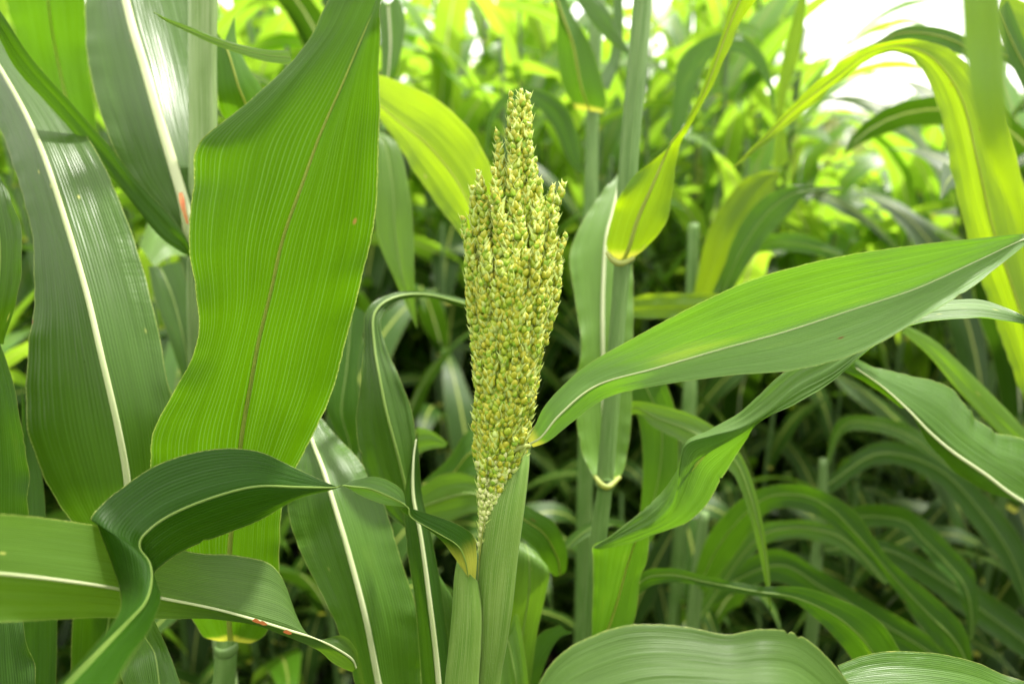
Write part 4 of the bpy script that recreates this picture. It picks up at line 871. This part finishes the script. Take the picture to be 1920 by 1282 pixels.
def proto_parts(seed, H, head, near):
    """list of (name, mesh) in plant space"""
    rn = random.Random(seed); parts = []
    lean = Vector((rn.uniform(-.05, .05), rn.uniform(-.05, .05), 1))
    r0 = rn.uniform(.0085, .011)
    # stalk
    n, ns = 14, 10; v, f = [], []
    for i in range(n+1):
        t = i/n
        rr = r0*(1-0.55*t)*(1.12 if i % 2 == 0 else 1.0)
        c = lean*(H*t)
        for k in range(ns):
            an = 2*math.pi*k/ns; v.append((c.x+rr*math.cos(an), c.y+rr*math.sin(an), H*t))
    for i in range(n):
        for k in range(ns): f.append((i*ns+k, i*ns+(k+1) % ns, (i+1)*ns+(k+1) % ns, (i+1)*ns+k))
    parts.append(('stalk', v, f, [((k % 10)/10, (k//10)*H/14) for k in range(len(v))], M_stalkg))
    nl = int(H/0.17); az0 = rn.uniform(0, 6.28)
    for i in range(nl):
        hgt = H*(0.16+0.80*i/nl)+rn.uniform(-.02, .02)
        L = rn.uniform(.50, .74)*(0.75 if i > nl-2 else 1); W = rn.uniform(.068, .104)
        az = az0+math.pi*(i % 2)+rn.uniform(-.5, .5)
        bv, bf, buv = blade(rn, L, W, rn.uniform(.25, .5), rn.uniform(1.2, 2.2), 16 if near else 11, 4, rn.uniform(-1.3, 1.3), rn.uniform(-.7, .7))
        ca, sa = math.cos(az), math.sin(az); c = lean*hgt
        vv = [(p.x*ca-p.y*sa+c.x, p.x*sa+p.y*ca+c.y, p.z+hgt) for p in bv]
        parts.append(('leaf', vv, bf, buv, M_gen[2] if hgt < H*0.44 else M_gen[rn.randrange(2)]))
    if head:
        v, f = [], []; rnn = random.Random(seed+5); c0 = lean*H
        for q in range(230):
            t = rnn.random(); rad = 0.022*math.sin(math.pi*min(1, t*0.9+0.12))*rnn.uniform(.6, 1.05); an = rnn.random()*6.28; s_ = 0.0030
            c = Vector((c0.x+rad*math.cos(an), c0.y+rad*math.sin(an), H+0.20*t-0.01)); o0 = len(v)
            for dx, dy, dz in ((1, 0, 0), (-1, 0, 0), (0, 1, 0), (0, -1, 0), (0, 0, 1.8), (0, 0, -1)): v.append((c.x+dx*s_, c.y+dy*s_, c.z+dz*s_))
            for a, b in ((0, 2), (2, 1), (1, 3), (3, 0)): f.append((o0+a, o0+b, o0+4)); f.append((o0+b, o0+a, o0+5))
        parts.append(('panicle', v, f, None, M_tassel))
    return parts
def mesh_of(name, v, f, uv, mat):
    me = bpy.data.meshes.new(name); me.from_pydata([tuple(p) for p in v], [], f); me.materials.append(mat)
    if uv is not None:
        l = me.uv_layers.new(name='UVMap'); vi = np.empty(len(me.loops), dtype=np.int32); me.loops.foreach_get('vertex_index', vi)
        l.data.foreach_set('uv', np.asarray(uv, dtype=np.float32)[vi].ravel())
    me.polygons.foreach_set('use_smooth', [True]*len(me.polygons)); me.update(); return me
protos = []
for i in range(10):
    H = [1.35, 1.45, 1.55, 1.6, 1.7, 1.75, 1.85, 1.9, 2.0, 1.5][i]
    pp = proto_parts(100+i, H, i % 3 == 0, True)
    protos.append((H, [(n, mesh_of(n, v, f, uv, m)) for n, v, f, uv, m in pp], pp))
shaded_copies = {}
def shaded_mesh(me):
    if me.name not in shaded_copies:
        c = me.copy(); c.materials[0] = M_gen[2]; shaded_copies[me.name] = c  # same leaf in the dark low colour: understorey shade put into the material
    return shaded_copies[me.name]
def place(pi, x, y, rz, sc, label, group):
    o = empty('sorghum_plant', (x, y, 0)); o.rotation_euler = (0, 0, rz); o.scale = (sc, sc, sc)
    tag(o, label, 'sorghum plant', group)
    for n, me in protos[pi][1]:
        if n == 'panicle' and (y < 2.6 or sc < .95): continue
        if n == 'leaf' and y < 1.8 and x/y > -.35: me = shaded_mesh(me)
        c = bpy.data.objects.new(n, me); COL.objects.link(c); c.parent = o
    return o
rf = random.Random(21); spots = []
y = 1.15
while y < 12:
    x = -y*0.92-0.3
    while x < y*0.92+0.3:
        spots.append((x+rf.uniform(-.06, .06), y+rf.uniform(-.1, .1)))
        x += 0.22 if y < 4 else (0.28 if y < 6 else 0.36)
    y += 0.30 if y < 3 else (0.42 if y < 6 else 0.6)
spots.sort(key=lambda s: s[1])
cnt = 0; far = []
LM = [(-9e9, 'at the left edge'), (100, 'behind the long grey-green leaf at left'), (330, 'behind the thick pale stalk'), (430, 'behind the broad backlit leaf'), (690, 'left of the seed head'),
      (860, 'behind the seed head'), (1040, 'between seed head and tall blue-green stalk'), (1200, 'just right of the tall blue-green stalk'), (1330, 'above the wide sweeping leaf'),
      (1480, 'under the open white sky'), (1640, 'inside the arch of the big yellow-green leaf'), (1800, 'at the right edge')]
ORD = ['nearest', 'second nearest', 'third nearest', 'fourth nearest', 'fifth nearest', 'sixth nearest', 'seventh nearest', 'eighth nearest']
seen = {}
def where(x, y):
    px = 960+x/y*1280; lm = [t for a_, t in LM if px >= a_][-1]
    k_ = seen.get(lm, 0); seen[lm] = k_+1
    if k_ < len(ORD): return '%s blurred sorghum plant %s' % (ORD[k_], lm), 'blurred sorghum plants '+lm
    return 'sorghum plant in the hazy farther rows %s' % lm, 'blurred sorghum plants '+lm
for (x, y) in spots:
    a = x/y
    gap = 0.38 < a < 0.62 and y > 1.7          # lower plants under the open sky
    if gap: pi = rf.choice((0, 1, 9)); sc = rf.uniform(.84, .98) if y < 3 else rf.uniform(.96, 1.12)
    elif a >= 0.64: pi = rf.choice((1, 2, 3)); sc = rf.uniform(.95, 1.15)
    elif y < 1.75: pi = rf.choice((0, 1, 9)); sc = rf.uniform(.55, .80) if a > -.05 else rf.uniform(.72, .95)
    else: pi = rf.randrange(3, 9); sc = rf.uniform(.95, 1.15) if y < 2.6 else rf.uniform(1.05, 1.28)
    rz = rf.uniform(0, 6.28)
    if cnt < 280:
        lb, gp = where(x, y); place(pi, x, y, rz, sc, lb, gp); cnt += 1
    else: far.append((pi, x, y, rz, sc))
# shoots and tillers in view, then unseen shading rows beside and behind the camera
for i in range(420):        # short side shoots filling the shade near the soil
    y = rf.uniform(1.15, 3.4); x = rf.uniform(-y*.85, y*.9) if i % 2 else rf.uniform(.1, y*.85)
    if y < 1.5 and abs(x) < .25: continue
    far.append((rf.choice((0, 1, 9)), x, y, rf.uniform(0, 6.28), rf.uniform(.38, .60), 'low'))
for i in range(170):        # side tillers that close the gaps of the middle rows
    y = rf.uniform(2.1, 6.5); x = rf.uniform(-y*.55, y*.7)
    far.append((rf.choice((0, 1, 9, 2)), x, y, rf.uniform(0, 6.28), rf.uniform(.92, 1.10)))
rows_behind = []  # unseen plants around the camera, added to block sky light and shade the foreground
for (x, y) in [(-1.0, .35), (-1.15, -.1), (-.95, -.5), (-.55, -.65), (-.15, -.75), (.3, -.7), (.75, -.6), (1.05, -.25), (1.15, .2), (1.0, .55), (-1.5, .6), (1.5, .8), (-1.5, -.5), (1.5, -.4), (-.75, -.3), (.75, -.25), (-.35, -.45), (.45, -.42), (0, -.5), (-1.2, .1), (.9, .05), (-1.3, .9), (-.8, -.8), (.85, -.9), (.2, -1.0), (-.25, -1.0),
               (-.9, -1.1), (-.4, -1.2), (.1, -1.25), (.6, -1.15), (1.1, -1.0), (-1.4, -1.3), (1.6, -1.3), (-.7, -1.8), (0, -1.9), (.7, -1.8)]:
    far.append((rf.choice((3, 4, 5, 6)), x, y, rf.uniform(0, 6.28), 1.0))
# far plants, shoots and the unseen shading rows: one joined mass
V, F, UVs, MI = [], [], [], []
for (pi, x, y, rz, sc, *low) in far:
    ca, sa = math.cos(rz), math.sin(rz)
    for n, v, f, uv, m in protos[pi][2]:
        if n == 'panicle' and (low or rf.random() < .4): continue
        A = np.array([tuple(p) for p in v])*sc
        B = np.stack([A[:, 0]*ca-A[:, 1]*sa+x, A[:, 0]*sa+A[:, 1]*ca+y, A[:, 2]], 1)
        if n == 'leaf':      # thin the rows of quads: every second station
            nr_ = len(v)//5; keep = list(range(0, nr_, 2)); 
            if keep[-1] != nr_-1: keep.append(nr_-1)
            idx = [r_*5+j for r_ in keep for j in (0, 2, 4)]
            B = B[idx]; uvv = [uv[q] for q in idx]; k_ = len(keep)
            fl_ = [(i*3+j, i*3+j+1, i*3+j+4, i*3+j+3) for i in range(k_-1) for j in range(2)]
        else: uvv = uv or [(0, 0)]*len(v); fl_ = f
        o0 = len(V); V.extend(B.tolist()); UVs.extend(uvv); F.extend([tuple(q+o0 for q in fc) for fc in fl_])
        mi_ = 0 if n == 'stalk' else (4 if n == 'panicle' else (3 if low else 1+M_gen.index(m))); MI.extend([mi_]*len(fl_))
o = obj('joined_sorghum_rows', V, F, None, None, UVs, mats=[M_stalkg, M_gen[0], M_gen[1], M_gen[2], M_tassel], mi=MI)
tag(o, 'far sorghum rows, gap-filling shoots and unseen shading plants around the camera', 'sorghum', kind='stuff')
print('field', cnt, len(far), len(F))

# dry litter on the soil
V, F = [], []
for i in range(900):
    y = rf.uniform(.6, 6); x = rf.uniform(-y*.9, y*.9); an = rf.random()*6.28; L = rf.uniform(.06, .25); W = rf.uniform(.006, .02); b0 = len(V)
    for k in range(5):
        t = k/4-.5; cx = x+math.cos(an)*L*t; cy = y+math.sin(an)*L*t; cz = .01+.03*abs(math.sin(k*1.3+i))
        ww = W*(1-abs(t)*1.7)
        V.append((cx-math.sin(an)*ww, cy+math.cos(an)*ww, cz)); V.append((cx+math.sin(an)*ww, cy-math.cos(an)*ww, cz+.006))
    for k in range(4): F.append((b0+2*k, b0+2*k+1, b0+2*k+3, b0+2*k+2))
tag(obj('dry_leaf_litter', V, F, M_litter), 'dry brown leaf litter on the dark soil under the plants', 'leaf litter', kind='stuff')

# distant trees at the edge of the field
M_bark = simple('bark', (0.10, 0.075, 0.05), (0.05, 0.04, 0.03), 0.9, 6)
M_tree = simple('tree_foliage', (0.055, 0.095, 0.03), (0.09, 0.13, 0.045), 0.6, 1.2, (0.15, 0.28, 0.03), 0.3)
def tree(x, y, h, wd, label, seed):
    rn = random.Random(seed); t = empty('tree', (x, y, 0)); tag(t, label, 'tree', 'trees beyond the field')
    tube('trunk', [Vector((x, y, 0)), Vector((x+.1, y, h*.3)), Vector((x+.25, y, h*.62)), Vector((x+.2, y+.1, h*.85))], [h*.035, h*.027, h*.016, h*.006], M_bark, t, ns=8)
    for q in range(5):
        a = q*1.3+rn.random(); b = Vector((x+.15, y, h*(.3+.08*q)))
        tube('limb', [b, b+Vector((math.cos(a)*wd*.25, math.sin(a)*wd*.25, h*.12)), b+Vector((math.cos(a)*wd*.42, math.sin(a)*wd*.42, h*.22))], [h*.012, h*.008, h*.003], M_bark, t, ns=6)
    V, F = [], []
    cl = [(Vector((x+rn.gauss(0, .26)*wd, y+rn.gauss(0, .26)*wd, h*(.60+rn.gauss(0, .16)))), rn.uniform(.10, .2)*wd) for _ in range(26)]
    for i in range(9000):
        c, r_ = rn.choice(cl); p = c+Vector((rn.gauss(0, 1), rn.gauss(0, 1), rn.gauss(0, .75)))*r_*.6
        d1 = Vector((rn.gauss(0, 1), rn.gauss(0, 1), rn.gauss(0, .5))).normalized(); d2 = d1.cross(Vector((rn.gauss(0, 1), rn.gauss(0, 1), rn.gauss(0, 1)))).normalized(); s_ = rn.uniform(.05, .10)*h/5
        o0 = len(V); V += [p-d1*s_, p+d2*s_*.5, p+d1*s_, p-d2*s_*.5]; F.append((o0, o0+1, o0+2, o0+3))
    obj('crown', V, F, M_tree, t, smooth=False)
for i, (px_, yy_, h_, w_, lb) in enumerate([(1700, 34, 5.2, 5.0, 'dark round tree beyond the field at upper right'), (1760, 30, 4.6, 4.2, 'tree beside the arching leaf on the skyline'),
        (1590, 40, 4.2, 5.0, 'low pale tree on the skyline under the white sky'), (1480, 48, 6.2, 7, 'tree left of the open sky beyond the field'),
        (1900, 36, 6.0, 6, 'tree at the far right of the skyline'), (1250, 46, 6, 7, 'tree beyond the field behind the tall stalk')]):
    tree((px_-960)/1280*yy_, yy_, h_, w_, lb, 60+i)
